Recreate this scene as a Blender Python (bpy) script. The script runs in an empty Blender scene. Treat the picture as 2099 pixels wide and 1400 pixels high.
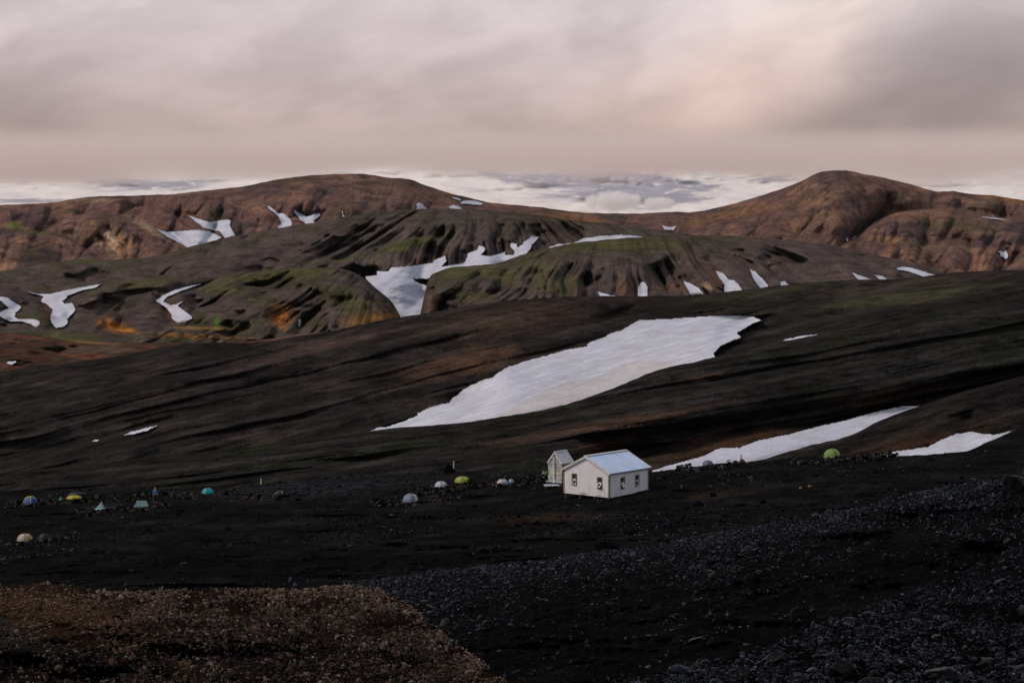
import bpy, math, random
import numpy as np

# ------------------------------------------------------------------ camera, sky, sun
SC = bpy.context.scene
COL = SC.collection
F, CX, HY = 4280.0, 1049.5, 430.0            # focal length, centre column and horizon row of the photograph in its pixels
cam_d = bpy.data.cameras.new("camera")
cam = bpy.data.objects.new("camera", cam_d)
COL.objects.link(cam)
cam.rotation_euler = (math.radians(90), 0, 0)
cam_d.sensor_width = 36.0
cam_d.lens = F / 2099.0 * 36.0
cam_d.shift_y = -(700.0 - HY) / 2099.0
cam_d.clip_start = 0.5
cam_d.clip_end = 90000.0
SC.camera = cam

SUN_AZ, SUN_EL = math.radians(-104.0), math.radians(45.0)     # off to the left, behind thin cloud
sun_d = bpy.data.lights.new("sun", 'SUN')
sun_d.energy = 1.8
sun_d.angle = math.radians(14.0)
sun_d.color = (1.0, 0.83, 0.72)
sun = bpy.data.objects.new("sun", sun_d)
COL.objects.link(sun)
sun.rotation_euler = (math.pi / 2 - SUN_EL, 0, -SUN_AZ + math.pi)

SC.view_settings.view_transform = 'Standard'
SC.view_settings.look = 'None'
SC.view_settings.exposure = 0.0
SC.view_settings.gamma = 1.0
SC.cycles.volume_bounces = 10
SC.cycles.volume_step_rate = 0.12
SC.cycles.max_bounces = 14
SC.cycles.diffuse_bounces = 3
SC.cycles.use_denoising = True
SC.cycles.denoising_prefilter = 'ACCURATE'


class NT:
    """small helper around a node tree"""
    def __init__(self, tree):
        self.t = tree
        tree.nodes.clear()

    def n(self, kind, **kw):
        nd = self.t.nodes.new(kind)
        for k, v in kw.items():
            setattr(nd, k, v)
        return nd

    def set(self, sock, v):
        if isinstance(v, bpy.types.NodeSocket):
            self.t.links.new(v, sock)
        else:
            sock.default_value = v

    def math(self, op, a, b=None, c=None, clamp=False):
        m = self.n('ShaderNodeMath', operation=op, use_clamp=clamp)
        self.set(m.inputs[0], a)
        if b is not None:
            self.set(m.inputs[1], b)
        if c is not None:
            self.set(m.inputs[2], c)
        return m.outputs[0]

    def mix(self, f, a, b, blend='MIX'):
        m = self.n('ShaderNodeMix', data_type='RGBA', blend_type=blend)
        self.set(m.inputs[0], f)
        self.set(m.inputs[6], a if isinstance(a, bpy.types.NodeSocket) else tuple(a) + (1.0,))
        self.set(m.inputs[7], b if isinstance(b, bpy.types.NodeSocket) else tuple(b) + (1.0,))
        return m.outputs[2]

    def ramp(self, f, pts, interp='LINEAR'):
        r = self.n('ShaderNodeValToRGB')
        r.color_ramp.interpolation = interp
        el = r.color_ramp.elements
        while len(el) < len(pts):
            el.new(0.5)
        for e, (p, c) in zip(el, pts):
            e.position = p
            e.color = (c, c, c, 1) if isinstance(c, (int, float)) else tuple(c) + (1.0,)
        self.set(r.inputs[0], f)
        return r.outputs[0]

    def noise(self, vec, scale, detail=4.0, rough=0.55, dist=0.0):
        nd = self.n('ShaderNodeTexNoise')
        if vec is not None:
            self.set(nd.inputs['Vector'], vec)
        nd.inputs['Scale'].default_value = scale
        nd.inputs['Detail'].default_value = detail
        nd.inputs['Roughness'].default_value = rough
        nd.inputs['Distortion'].default_value = dist
        return nd.outputs['Fac']

    def mapr(self, v, a, b, c=0.0, d=1.0, smooth=True):
        m = self.n('ShaderNodeMapRange', interpolation_type='SMOOTHSTEP' if smooth else 'LINEAR')
        self.set(m.inputs[0], v)
        for i, q in enumerate((a, b, c, d)):
            m.inputs[1 + i].default_value = q
        return m.outputs[0]

    def comb(self, x, y, z):
        m = self.n('ShaderNodeCombineXYZ')
        for i, q in enumerate((x, y, z)):
            self.set(m.inputs[i], q)
        return m.outputs[0]


def build_world():
    w = bpy.data.worlds.new("World")
    SC.world = w
    w.use_nodes = True
    T = NT(w.node_tree)
    tc = T.n('ShaderNodeTexCoord')
    sep = T.n('ShaderNodeSeparateXYZ')
    T.set(sep.inputs[0], tc.outputs['Generated'])
    x, y, z = sep.outputs
    az = T.math('ARCTAN2', x, y)
    # the stratus deck: rolls stretched along the horizon, its base a little uneven
    v1 = T.comb(T.math('MULTIPLY', az, 6.0), T.math('MULTIPLY', z, 9.0), 0.3)
    warp = T.noise(v1, 1.6, 3.0, 0.5)
    v2 = T.comb(T.math('ADD', T.math('MULTIPLY', az, 8.0), T.math('MULTIPLY', z, -10.0)), T.math('MULTIPLY', z, 13.0), T.math('MULTIPLY', warp, 1.6))
    puff = T.noise(v2, 1.7, 6.0, 0.52, 0.35)
    v3 = T.comb(T.math('MULTIPLY', az, 22.0), T.math('MULTIPLY', z, 60.0), 2.0)
    fine = T.noise(v3, 1.6, 5.0, 0.55)
    base_wave = T.math('MULTIPLY', T.math('SUBTRACT', T.noise(T.comb(T.math('MULTIPLY', az, 9.0), T.math('MULTIPLY', z, 25.0), 0.2), 2.2, 5.0, 0.6), 0.5), 0.022)
    zz = T.math('ADD', T.math('ADD', z, base_wave), T.math('MULTIPLY', T.math('SUBTRACT', fine, 0.5), 0.004))
    k = T.math('DIVIDE', T.math('ADD', zz, 0.02), 0.4, clamp=True)
    deck = T.ramp(k, [(0.0, (.40, .37, .36)), (0.045, (.74, .68, .64)), (0.072, (.80, .71, .63)), (0.084, (.63, .55, .50)),
                      (0.099, (.53, .40, .35)), (0.135, (.525, .39, .36)), (0.19, (.60, .467, .458)), (0.25, (.70, .58, .59)),
                      (0.32, (.78, .69, .69)), (0.48, (.54, .50, .52)), (0.75, (.38, .385, .43)), (1.0, (.34, .36, .42))])
    shade = T.mapr(puff, 0.30, 0.70, 0.84, 1.12)
    shade = T.math('MULTIPLY', shade, T.mapr(fine, 0.3, 0.75, 0.985, 1.015))
    high = T.mapr(z, 0.012, 0.03)
    shade = T.math('ADD', T.math('MULTIPLY', shade, high), T.math('SUBTRACT', 1.0, high))

    def blob(caz, cz, wa, wz, skew):
        a = T.math('SUBTRACT', T.math('SUBTRACT', az, caz), T.math('MULTIPLY', T.math('SUBTRACT', z, cz), skew))
        a = T.math('ADD', a, T.math('MULTIPLY', T.math('SUBTRACT', warp, 0.5), 0.10))
        a = T.math('DIVIDE', a, wa)
        b = T.math('DIVIDE', T.math('SUBTRACT', z, cz), wz)
        r = T.math('ADD', T.math('MULTIPLY', a, a), T.math('MULTIPLY', b, b))
        return T.math('EXPONENT', T.math('MULTIPLY', r, -1.0))
    gap = blob(0.110, 0.062, 0.040, 0.045, 1.1)       # thin place in the deck where light leaks through
    dark1 = blob(0.215, 0.060, 0.070, 0.042, 1.1)     # heavier roll beside it
    dark2 = blob(-0.245, 0.035, 0.07, 0.05, 0.0)
    shade = T.math('MULTIPLY', shade, T.math('ADD', 1.0, T.math('MULTIPLY', gap, 0.24)))
    shade = T.math('MULTIPLY', shade, T.math('SUBTRACT', 1.0, T.math('MULTIPLY', T.math('MULTIPLY', dark1, high), 0.40)))
    shade = T.math('MULTIPLY', shade, T.math('SUBTRACT', 1.0, T.math('MULTIPLY', T.math('MULTIPLY', dark2, high), 0.20)))
    cl = T.mix(1.0, deck, T.comb(shade, shade, shade), 'MULTIPLY')
    cl = T.mix(T.math('MULTIPLY', gap, 0.8), cl, T.mix(1.0, cl, (1.08, 1.0, 0.86), 'MULTIPLY'))
    cl = T.mix(1.0, cl, (10.0, 10.0, 10.0), 'MULTIPLY')
    sky = T.n('ShaderNodeTexSky', sky_type='NISHITA', sun_disc=False)
    sky.sun_elevation = SUN_EL
    sky.sun_rotation = SUN_AZ % (2 * math.pi)
    out = T.mix(0.96, sky.outputs[0], cl)
    bg = T.n('ShaderNodeBackground')
    T.set(bg.inputs[0], out)
    bg.inputs[1].default_value = 0.1
    o = T.n('ShaderNodeOutputWorld')
    T.set(o.inputs[0], bg.outputs[0])


build_world()
random.seed(4)
RNG = np.random.default_rng(7)

# ------------------------------------------------------------------ noise and image-to-ground helpers


def _hash(ix, iy, seed):
    h = (ix.astype(np.int64) * 374761393 + iy.astype(np.int64) * 668265263 + seed * 982451653) & 0x7fffffff
    h = ((h ^ (h >> 13)) * 1274126177) & 0x7fffffff
    return ((h ^ (h >> 16)) & 0xffff) / 65535.0 * 2 * math.pi


def perlin(x, y, seed=0):
    x = np.asarray(x, float)
    y = np.asarray(y, float)
    x, y = np.broadcast_arrays(x, y)
    ix, iy = np.floor(x), np.floor(y)
    fx, fy = x - ix, y - iy
    u, v = fx * fx * fx * (fx * (fx * 6 - 15) + 10), fy * fy * fy * (fy * (fy * 6 - 15) + 10)

    def g(dx, dy):
        a = _hash(ix + dx, iy + dy, seed)
        return np.cos(a) * (fx - dx) + np.sin(a) * (fy - dy)
    a = g(0, 0) * (1 - u) + g(1, 0) * u
    b = g(0, 1) * (1 - u) + g(1, 1) * u
    return (a * (1 - v) + b * v) * 1.5


def fbm(x, y, seed=0, oct=4, gain=0.5):
    s, a = 0.0, 1.0
    for o in range(oct):
        s = s + a * perlin(x * 2 ** o, y * 2 ** o, seed + 17 * o)
        a *= gain
    return s


def ridged(x, y, seed=0, oct=3, gain=0.55):
    """sharp V gullies (0) between rounded crests (1)"""
    s, a, t = 0.0, 1.0, 0.0
    for o in range(oct):
        s = s + a * np.minimum(1.0, 1.9 * np.abs(perlin(x * 2.1 ** o, y * 1.6 ** o, seed + 31 * o)))
        t += a
        a *= gain
    return s / t


def pl(pts):
    p = np.array(pts, float)
    return lambda x: np.interp(x, p[:, 0], p[:, 1])


def smooth_pl(pts, w=14.0):
    """polyline with its corners rounded off"""
    p = np.array(pts, float)
    xs = np.arange(p[0, 0] - 200, p[-1, 0] + 200, 2.0)
    ys = np.interp(xs, p[:, 0], p[:, 1])
    k = np.exp(-0.5 * (np.arange(-30, 31) * 2.0 / w) ** 2)
    k /= k.sum()
    ys = np.convolve(np.pad(ys, 30, mode='edge'), k, 'valid')
    return lambda x: np.interp(x, xs, ys)


def seg_dist(x, y, pts):
    """distance in photograph pixels to a polyline, and the fraction along it"""
    best = np.full(np.shape(x), 1e9)
    frac = np.zeros(np.shape(x))
    p = np.array(pts, float)
    n = len(p) - 1
    for i in range(n):
        a, b = p[i], p[i + 1]
        d = b - a
        t = np.clip(((x - a[0]) * d[0] + (y - a[1]) * d[1]) / max(1e-6, d @ d), 0, 1)
        q = np.hypot(x - a[0] - t * d[0], y - a[1] - t * d[1])
        m = q < best
        best = np.where(m, q, best)
        frac = np.where(m, (i + t) / n, frac)
    return best, frac


def inside(x, y, poly):
    p = np.array(poly, float)
    c = np.zeros(np.shape(x), bool)
    j = len(p) - 1
    for i in range(len(p)):
        xi, yi, xj, yj = p[i, 0], p[i, 1], p[j, 0], p[j, 1]
        cond = (yi > y) != (yj > y)
        with np.errstate(divide='ignore', invalid='ignore'):
            xx = (xj - xi) * (y - yi) / (yj - yi if yj != yi else 1e-9) + xi
        c ^= cond & (x < xx)
        j = i
    return c


def gully(x, y, pts, w, depth, taper=True):
    d, f = seg_dist(x, y, pts)
    a = np.clip(np.minimum(f, 1 - f) * 5, 0, 1) if taper else 1.0
    return depth * np.exp(-(d / (1.35 * w)) ** 1.5) * a


def spur(x, y, pts, w, height):
    d, f = seg_dist(x, y, pts)
    return -height * np.exp(-(d / w) ** 2) * np.clip(np.minimum(f, 1 - f) * 6, 0, 1)


def fold(x, y, pts, drop, w=10.0, fade=60.0, front=0.0):
    """a nearer crest: the ground above the line lies farther away by drop metres"""
    p = np.array(pts, float)
    yc = np.interp(x, p[:, 0], p[:, 1])
    e = np.clip((x - p[0, 0]) / fade, 0, 1) * np.clip((p[-1, 0] - x) / fade, 0, 1)
    e = e * e * (3 - 2 * e)
    up = np.clip(yc - y, 0, None)
    dn = np.clip(y - yc, 0, None)
    return e * (drop * (1 - np.exp(-up / 2.2)) * np.exp(-up / (w * 5)) + drop * .30 * np.exp(-dn / w) * (y >= yc) + drop * .30 * (y < yc) * np.exp(-up / (w * 5)))


def scarp(x, y, pts, hgt, amount, fade=90.0):
    """below the line the ground falls away steeply over hgt rows"""
    p = np.array(pts, float)
    yc = np.interp(x, p[:, 0], p[:, 1])
    e = np.clip((x - p[0, 0]) / fade, 0, 1) * np.clip((p[-1, 0] - x) / fade, 0, 1)
    e = e * e * (3 - 2 * e)
    t = np.clip((y - yc) / hgt, 0, 1)
    return e * amount * t * t * (3 - 2 * t) * np.exp(-np.clip(y - yc - hgt, 0, None) / (hgt * .8))


def to_world(x, y, d):
    return np.stack([(x - CX) / F * d, d + 0 * x, -(y - HY) / F * d], -1)


def soft(x, y, cx, cy, rx, ry, rot=0.0, seed=0, rag=0.35):
    c, s = math.cos(rot), math.sin(rot)
    u, v = ((x - cx) * c + (y - cy) * s) / rx, (-(x - cx) * s + (y - cy) * c) / ry
    r = np.hypot(u, v) + rag * fbm(u * 1.7 + seed, v * 1.7, seed + 5, 4)
    return np.clip(1.35 - r, 0, 1) ** 1.3


# ------------------------------------------------------------------ materials


def new_mat(name):
    m = bpy.data.materials.new(name)
    m.use_nodes = True
    T = NT(m.node_tree)
    b = T.n('ShaderNodeBsdfPrincipled')
    o = T.n('ShaderNodeOutputMaterial')
    T.set(o.inputs[0], b.outputs[0])
    return m, T, b


def terrain_mat(name, scale, var=0.55, bump=0.5, rough=0.92, spec=0.18, dist=0.1, fleck=0.0, fleck_scale=4.0, grain=.5, gl=70.0, gs=5.0):
    m, T, b = new_mat(name)
    at = T.n('ShaderNodeAttribute', attribute_name='Col')
    fl = T.n('ShaderNodeAttribute', attribute_name='Flow')
    tc = T.n('ShaderNodeTexCoord')
    P = tc.outputs['Object']
    n1 = T.noise(P, scale, 8.0, 0.66)
    n2 = T.noise(P, scale * 6.3, 8.0, 0.72)
    sf = T.n('ShaderNodeSeparateXYZ')
    T.set(sf.inputs[0], fl.outputs['Vector'])
    g = T.noise(T.comb(T.math('DIVIDE', sf.outputs[0], gl), T.math('DIVIDE', sf.outputs[1], gs), T.math('MULTIPLY', n1, .8)), 1.0, 6.0, .68)
    f = T.math('ADD', T.mapr(n1, 0.3, 0.7, 1 - var * .5, 1 + var * .5), T.mapr(n2, 0.3, 0.7, -var * .5, var * .5))
    f = T.math('ADD', f, T.mapr(g, .3, .7, -grain * .5, grain * .5))
    f = T.math('MAXIMUM', f, .12)
    c = T.mix(1.0, at.outputs['Color'], T.comb(f, f, f), 'MULTIPLY')
    if fleck:
        vo = T.n('ShaderNodeTexVoronoi', feature='F1')
        T.set(vo.inputs['Vector'], P)
        vo.inputs['Scale'].default_value = fleck_scale
        sp = T.n('ShaderNodeSeparateColor')
        T.set(sp.inputs[0], vo.outputs['Color'])
        k = T.math('MULTIPLY', T.mapr(sp.outputs[0], 0.72, 0.95), T.mapr(vo.outputs['Distance'], 0.45, 0.2))
        f2 = T.math('ADD', 1.0, T.math('MULTIPLY', k, fleck))
        c = T.mix(1.0, c, T.comb(f2, f2, f2), 'MULTIPLY')
    T.set(b.inputs['Base Color'], c)
    b.inputs['Roughness'].default_value = rough
    b.inputs['Specular IOR Level'].default_value = spec
    bp = T.n('ShaderNodeBump')
    bp.inputs['Strength'].default_value = bump
    bp.inputs['Distance'].default_value = dist
    T.set(bp.inputs['Height'], T.math('ADD', T.math('ADD', n2, T.math('MULTIPLY', n1, 1.5)), T.math('MULTIPLY', g, 1.6 * min(1.0, grain * 2))))
    T.set(b.inputs['Normal'], bp.outputs[0])
    return m


def plain_mat(name, col, rough=0.7, spec=0.3, var=0.15, scale=3.0, metal=0.0, bump=0.0):
    m, T, b = new_mat(name)
    tc = T.n('ShaderNodeTexCoord')
    n = T.noise(tc.outputs['Object'], scale, 5.0, 0.6)
    f = T.mapr(n, 0.3, 0.7, 1 - var, 1 + var)
    T.set(b.inputs['Base Color'], T.mix(1.0, col, T.comb(f, f, f), 'MULTIPLY'))
    b.inputs['Roughness'].default_value = rough
    b.inputs['Specular IOR Level'].default_value = spec
    b.inputs['Metallic'].default_value = metal
    if bump:
        bp = T.n('ShaderNodeBump')
        bp.inputs['Strength'].default_value = bump
        bp.inputs['Distance'].default_value = 0.02
        T.set(bp.inputs['Height'], n)
        T.set(b.inputs['Normal'], bp.outputs[0])
    return m


# ------------------------------------------------------------------ objects


def tag(o, label=None, cat=None, group=None, kind=None):
    if label:
        o['label'] = label
    if cat:
        o['category'] = cat
    if group:
        o['group'] = group
    if kind:
        o['kind'] = kind
    return o


def mesh_obj(name, verts, faces, mat, parent=None, smooth=False, cols=None, flow=None):
    me = bpy.data.meshes.new(name)
    verts = np.asarray(verts, float).reshape(-1, 3)
    if isinstance(faces, np.ndarray):
        nf, k = faces.shape
        me.vertices.add(len(verts))
        me.vertices.foreach_set('co', verts.ravel())
        me.loops.add(nf * k)
        me.loops.foreach_set('vertex_index', faces.ravel().astype(np.int32))
        me.polygons.add(nf)
        me.polygons.foreach_set('loop_start', np.arange(0, nf * k, k, dtype=np.int32))
        me.polygons.foreach_set('loop_total', np.full(nf, k, dtype=np.int32))
        me.update(calc_edges=True)
    else:
        me.from_pydata([tuple(v) for v in verts], [], faces)
        me.update()
    if smooth:
        me.polygons.foreach_set('use_smooth', np.ones(len(me.polygons), bool))
    if cols is not None:
        ca = me.color_attributes.new('Col', 'FLOAT_COLOR', 'POINT')
        c4 = np.ones((len(verts), 4))
        c4[:, :3] = cols
        ca.data.foreach_set('color', c4.ravel())
    if flow is not None:
        fa = me.attributes.new('Flow', 'FLOAT_VECTOR', 'POINT')
        f3 = np.zeros((len(verts), 3))
        f3[:, :2] = flow
        fa.data.foreach_set('vector', f3.ravel())
    if mat is not None:
        me.materials.append(mat)
    o = bpy.data.objects.new(name, me)
    COL.objects.link(o)
    if parent is not None:
        o.parent = parent
    return o


def empty(name, loc, rz=0.0):
    o = bpy.data.objects.new(name, None)
    o.empty_display_size = 0.2
    COL.objects.link(o)
    o.location = loc
    o.rotation_euler = (0, 0, rz)
    return o


class Sheet:
    """One fold of the ground, from its foot (hidden behind the nearer fold) up to its crest and down the far side.
    A point of it is given by the direction it is seen in; base() and relief() give how far away it lies."""
    def __init__(self, name, x0, x1, top, bot, dtop, dbot, relief=None, curve=0.45, base=None, jitter=1.2, seed=1):
        self.name, self.x0, self.x1 = name, x0, x1
        self.top0, self.bot, self.dtop, self.dbot = top, bot, dtop, dbot
        self.relief, self.curve, self.base, self.jit, self.seed = relief, curve, base, jitter, seed

    def top(self, x):
        return self.top0(x) + self.jit * fbm(x / 22.0, 0.3, self.seed, 4)

    def D(self, x, y):
        x, y = np.asarray(x, float), np.asarray(y, float)
        if self.base is not None:
            d = self.base(x, y)
        else:
            t = np.clip((self.bot(x) - y) / (self.bot(x) - self.top(x)), 0, 1)
            c = self.curve
            g = (1 - c) * t + c * (1 - np.sqrt(np.clip(1 - t * t, 0, 1)))
            d = self.dbot(x) + (self.dtop(x) - self.dbot(x)) * g
        if self.relief is not None:
            d = d + self.relief(x, y)
        return d

    def build(self, color, mat, sx=2.6, rows=110, label=None, back=0.25, flow=None):
        xs = np.arange(self.x0, self.x1 + sx, sx)
        t = np.linspace(0, 1, rows)[:, None]
        X = np.broadcast_to(xs, (rows, len(xs)))
        tp, bt = self.top(xs), self.bot(xs)
        Y = bt + (tp - bt) * t
        d = self.D(X, Y)
        W = to_world(X, Y, d)
        C = color(X, Y)
        FL = np.stack(flow(X, Y) if flow else (X, Y + .2 * X), -1)
        # the far side of the crest
        span = float(np.mean(np.abs(self.dtop(xs) - self.dbot(xs)))) if self.base is None else 30.0
        ext, ec = [], []
        for k in (0.04, 0.10, 0.2, 0.4, 0.8):
            dd = span * k
            w = W[-1].copy()
            w[:, 0] *= (w[:, 1] + dd) / w[:, 1]
            w[:, 1] += dd
            w[:, 2] -= dd * (back + 0.35 * min(1, k * 4))
            ext.append(w)
            ec.append(C[-1])
        V = np.concatenate([W, np.array(ext)], 0)
        C = np.concatenate([C, np.array(ec)], 0)
        FL = np.concatenate([FL, np.repeat(FL[-1:], 5, 0)], 0)
        r, c = V.shape[:2]
        i = np.arange(r - 1)[:, None] * c + np.arange(c - 1)[None, :]
        f = np.stack([i, i + 1, i + c + 1, i + c], -1).reshape(-1, 4)
        o = mesh_obj(self.name, V.reshape(-1, 3), f, mat, smooth=True, cols=C.reshape(-1, 3), flow=FL.reshape(-1, 2))
        tag(o, label, None, None, 'structure')
        self.obj = o
        return o


def lerp(a, b, f):
    f = np.asarray(f)[..., None]
    return a * (1 - f) + np.array(b) * f


def base_col(x, c):
    return np.broadcast_to(np.array(c, float), x.shape + (3,)).copy()


SAND = (.0062, .0060, .0056)

# ------------------------------------------------------------------ the folds of the ground, near to far
# 0: gravel mound in the left foreground
mound = Sheet('gravel_mound', -420, 1130,
              smooth_pl([(-420, 1212), (0, 1202), (60, 1196), (120, 1196), (165, 1204), (210, 1213), (300, 1212), (430, 1207), (520, 1206), (620, 1208),
                         (690, 1200), (767, 1202), (800, 1216), (833, 1235), (867, 1261), (900, 1289), (933, 1318), (967, 1342), (1000, 1363), (1043, 1400), (1130, 1490)], 12),
              pl([(-420, 1560), (1130, 1570)]), pl([(-420, 25), (0, 26.5), (400, 30), (700, 32), (850, 31), (1130, 25)]), pl([(-420, 15), (1130, 19)]),
              lambda x, y: 0.5 * fbm(x / 240, y / 70, 3, 4) + gully(x, y, [(150, 1290), (330, 1340), (560, 1345), (700, 1335)], 18, .8)
              + gully(x, y, [(-50, 1330), (120, 1390), (300, 1380), (420, 1395)], 16, .8) + 0.09 * fbm(x / 12, y / 6, 8, 3), 0.75, None, 1.6, 11)

# 1: rubble slope at the lower right
rub = Sheet('rubble_slope', 1080, 2420,
            smooth_pl([(1080, 1470), (1250, 1402), (1330, 1383), (1400, 1370), (1460, 1352), (1500, 1350), (1560, 1333), (1625, 1302), (1700, 1270), (1790, 1240),
                       (1850, 1215), (1920, 1193), (2000, 1160), (2060, 1130), (2099, 1103), (2420, 930)], 9),
            pl([(1080, 1560), (2420, 1560)]), pl([(1080, 29), (1250, 31), (1700, 40), (2099, 54), (2420, 62)]), pl([(1080, 20), (2420, 20)]),
            lambda x, y: 0.8 * fbm(x / 200, y / 70, 13, 4) + 0.15 * fbm(x / 16, y / 7, 18, 3), 0.45, None, 3.0, 12)

# 2: long dark ridge with rubble along its crest
RTOP = [(360, 1290), (560, 1228), (700, 1199), (740, 1190), (800, 1183), (900, 1170), (1000, 1158), (1100, 1150), (1230, 1130), (1300, 1125), (1400, 1105), (1500, 1088),
        (1600, 1070), (1700, 1050), (1790, 1035), (1830, 1016), (1850, 1021), (1900, 1005), (2000, 988), (2060, 975), (2099, 970), (2420, 915)]
ridge = Sheet('dark_ridge', 360, 2420, smooth_pl(RTOP, 8), pl([(360, 1500), (2420, 1500)]),
              pl([(360, 118), (700, 112), (1300, 100), (2099, 86), (2420, 80)]), pl([(360, 52), (2420, 50)]),
              lambda x, y: 2.2 * fbm(x / 330, y / 60, 23, 4) + .5 * ridged((y + .25 * x) / 34, x / 420, 24, 3) + 0.2 * fbm(x / 18, y / 8, 28, 3)
              + gully(x, y, [(1420, 1165), (1650, 1140), (1850, 1095), (2050, 1060)], 16, 2.0), 0.55, None, 3.0, 13)


# 3: the camp ground
def camp_plane(x, y):
    return 28.6 / ((y - HY) / F + 0.1 * (x - CX) / F + 0.0)


CTOP = [(-400, 1020), (0, 1005), (180, 1001), (340, 1002), (500, 995), (600, 986), (700, 976), (850, 968), (1000, 967), (1100, 965), (1250, 966), (1340, 967), (1420, 957),
        (1480, 949), (1560, 945), (1640, 936), (1700, 934), (1800, 936), (1900, 932), (1985, 925), (2020, 907), (2083, 881), (2420, 770)]
camp = Sheet('camp_ground', -420, 2420, smooth_pl(CTOP, 5), pl([(-420, 1330), (2420, 1330)]), pl([(0, 240), (1, 240)]), pl([(0, 150), (1, 150)]),
             lambda x, y: np.clip((y - 930) / 60, .25, 1) * (2.2 * fbm(x / 260, y / 22, 33, 4) + .55 * ridged((y + .06 * x) / 15, x / 300, 34, 3) + .35 * fbm(x / 14, y / 4, 35, 3)),
             0, camp_plane, 1.0, 14)

# 4: dark bank at the right behind the camp
bank = Sheet('dark_bank', 1320, 2420,
             smooth_pl([(1320, 985), (1400, 960), (1500, 951), (1560, 943), (1613, 926), (1666, 911), (1716, 901), (1750, 890), (1793, 867), (1833, 850), (1883, 833), (1940, 812),
                        (2000, 795), (2099, 770), (2420, 690)], 6), pl([(1320, 1000), (1600, 985), (2420, 975)]),
             pl([(1320, 228), (1560, 236), (1883, 262), (2420, 285)]), pl([(1320, 224), (1900, 216), (2420, 214)]),
             lambda x, y: 1.8 * perlin((y + .26 * x) / 26, x / 400, 43) + .7 * perlin((y + .26 * x) / 11, x / 300, 45) + 1.5 * fbm(x / 130, y / 50, 44, 2)
             + gully(x, y, [(1985, 780 + 60), (1985, 880), (1960, 905)], 22, 3.0) - gully(x, y, [(1900, 860), (2000, 835), (2099, 800)], 14, 2.0), 0.45, None, 1.0, 15)


# 5: the fluted slope in front of the long snowfield
def vflow(x, y):
    q = 2099.0 - x
    return y - .21 * q + .11 * q * q / 4198.0


S1TOP = [(-420, 1012), (0, 970), (229, 945), (381, 930), (457, 920), (572, 909), (743, 886), (814, 876), (871, 873), (944, 867), (1016, 856), (1100, 843), (1157, 830), (1207, 814),
         (1272, 790), (1329, 765), (1367, 753), (1424, 742), (1463, 732), (1530, 716), (1596, 701), (1673, 687), (1733, 668), (1800, 650), (1900, 630), (2000, 610), (2099, 595), (2420, 535)]


def slope_relief(x, y):
    v = vflow(x, y) + 6 * fbm(x / 260, y / 90, 51, 2)
    r = 3.4 * perlin(v / 62, x / 700, 52) + 2.0 * perlin(v / 25, x / 700, 53) + 1.2 * perlin(v / 11, x / 600, 54) + .5 * perlin(v / 6, x / 300, 57)
    r = r + 2.4 * fbm(x / 300, y / 80, 55, 2) + .12 * fbm(x / 9, y / 5, 56, 2)
    r = r + scarp(x, y, [(1150, 890), (1250, 872), (1400, 829), (1566, 804), (1733, 793), (1833, 776), (1933, 758), (2099, 731), (2420, 680)], 72, 13)
    r = r + scarp(x, y, [(1400, 738), (1480, 770), (1600, 742), (1733, 716), (1900, 690), (2099, 655), (2420, 610)], 22, 3)
    r = r + gully(x, y, [(1700, 735), (1600, 752), (1480, 778), (1340, 798), (1200, 836), (1050, 862)], 9, 3.6)
    r = r + gully(x, y, [(1330, 880), (1100, 915), (800, 940), (500, 950)], 8, 2.6)
    r = r + spur(x, y, [(1480, 845), (1250, 868), (1100, 885), (900, 915)], 16, 2.0)
    return r


slope = Sheet('fluted_slope', -420, 2420, smooth_pl(S1TOP, 6), pl([(-420, 1045), (0, 1030), (700, 1000), (1300, 992), (1700, 975), (2420, 900)]),
              pl([(-420, 282), (0, 278), (750, 288), (1463, 310), (2099, 345), (2420, 360)]), pl([(-420, 272), (0, 266), (1100, 232), (1883, 255), (2420, 262)]),
              slope_relief, 0.4, None, .8, 16)

# 6: the brown hillside behind the long snowfield
D2TOP = [(-420, 790), (0, 762), (57, 752), (152, 743), (229, 731), (267, 724), (343, 709), (381, 704), (438, 702), (514, 703), (560, 698), (600, 690), (680, 679), (783, 656),
         (851, 646), (920, 634), (989, 622), (1057, 615), (1126, 610), (1194, 607), (1297, 607), (1400, 607), (1483, 599), (1551, 591), (1654, 580), (1757, 573), (1825, 573),
         (1894, 567), (1928, 561), (1997, 556), (2099, 553), (2420, 530)]


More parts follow.
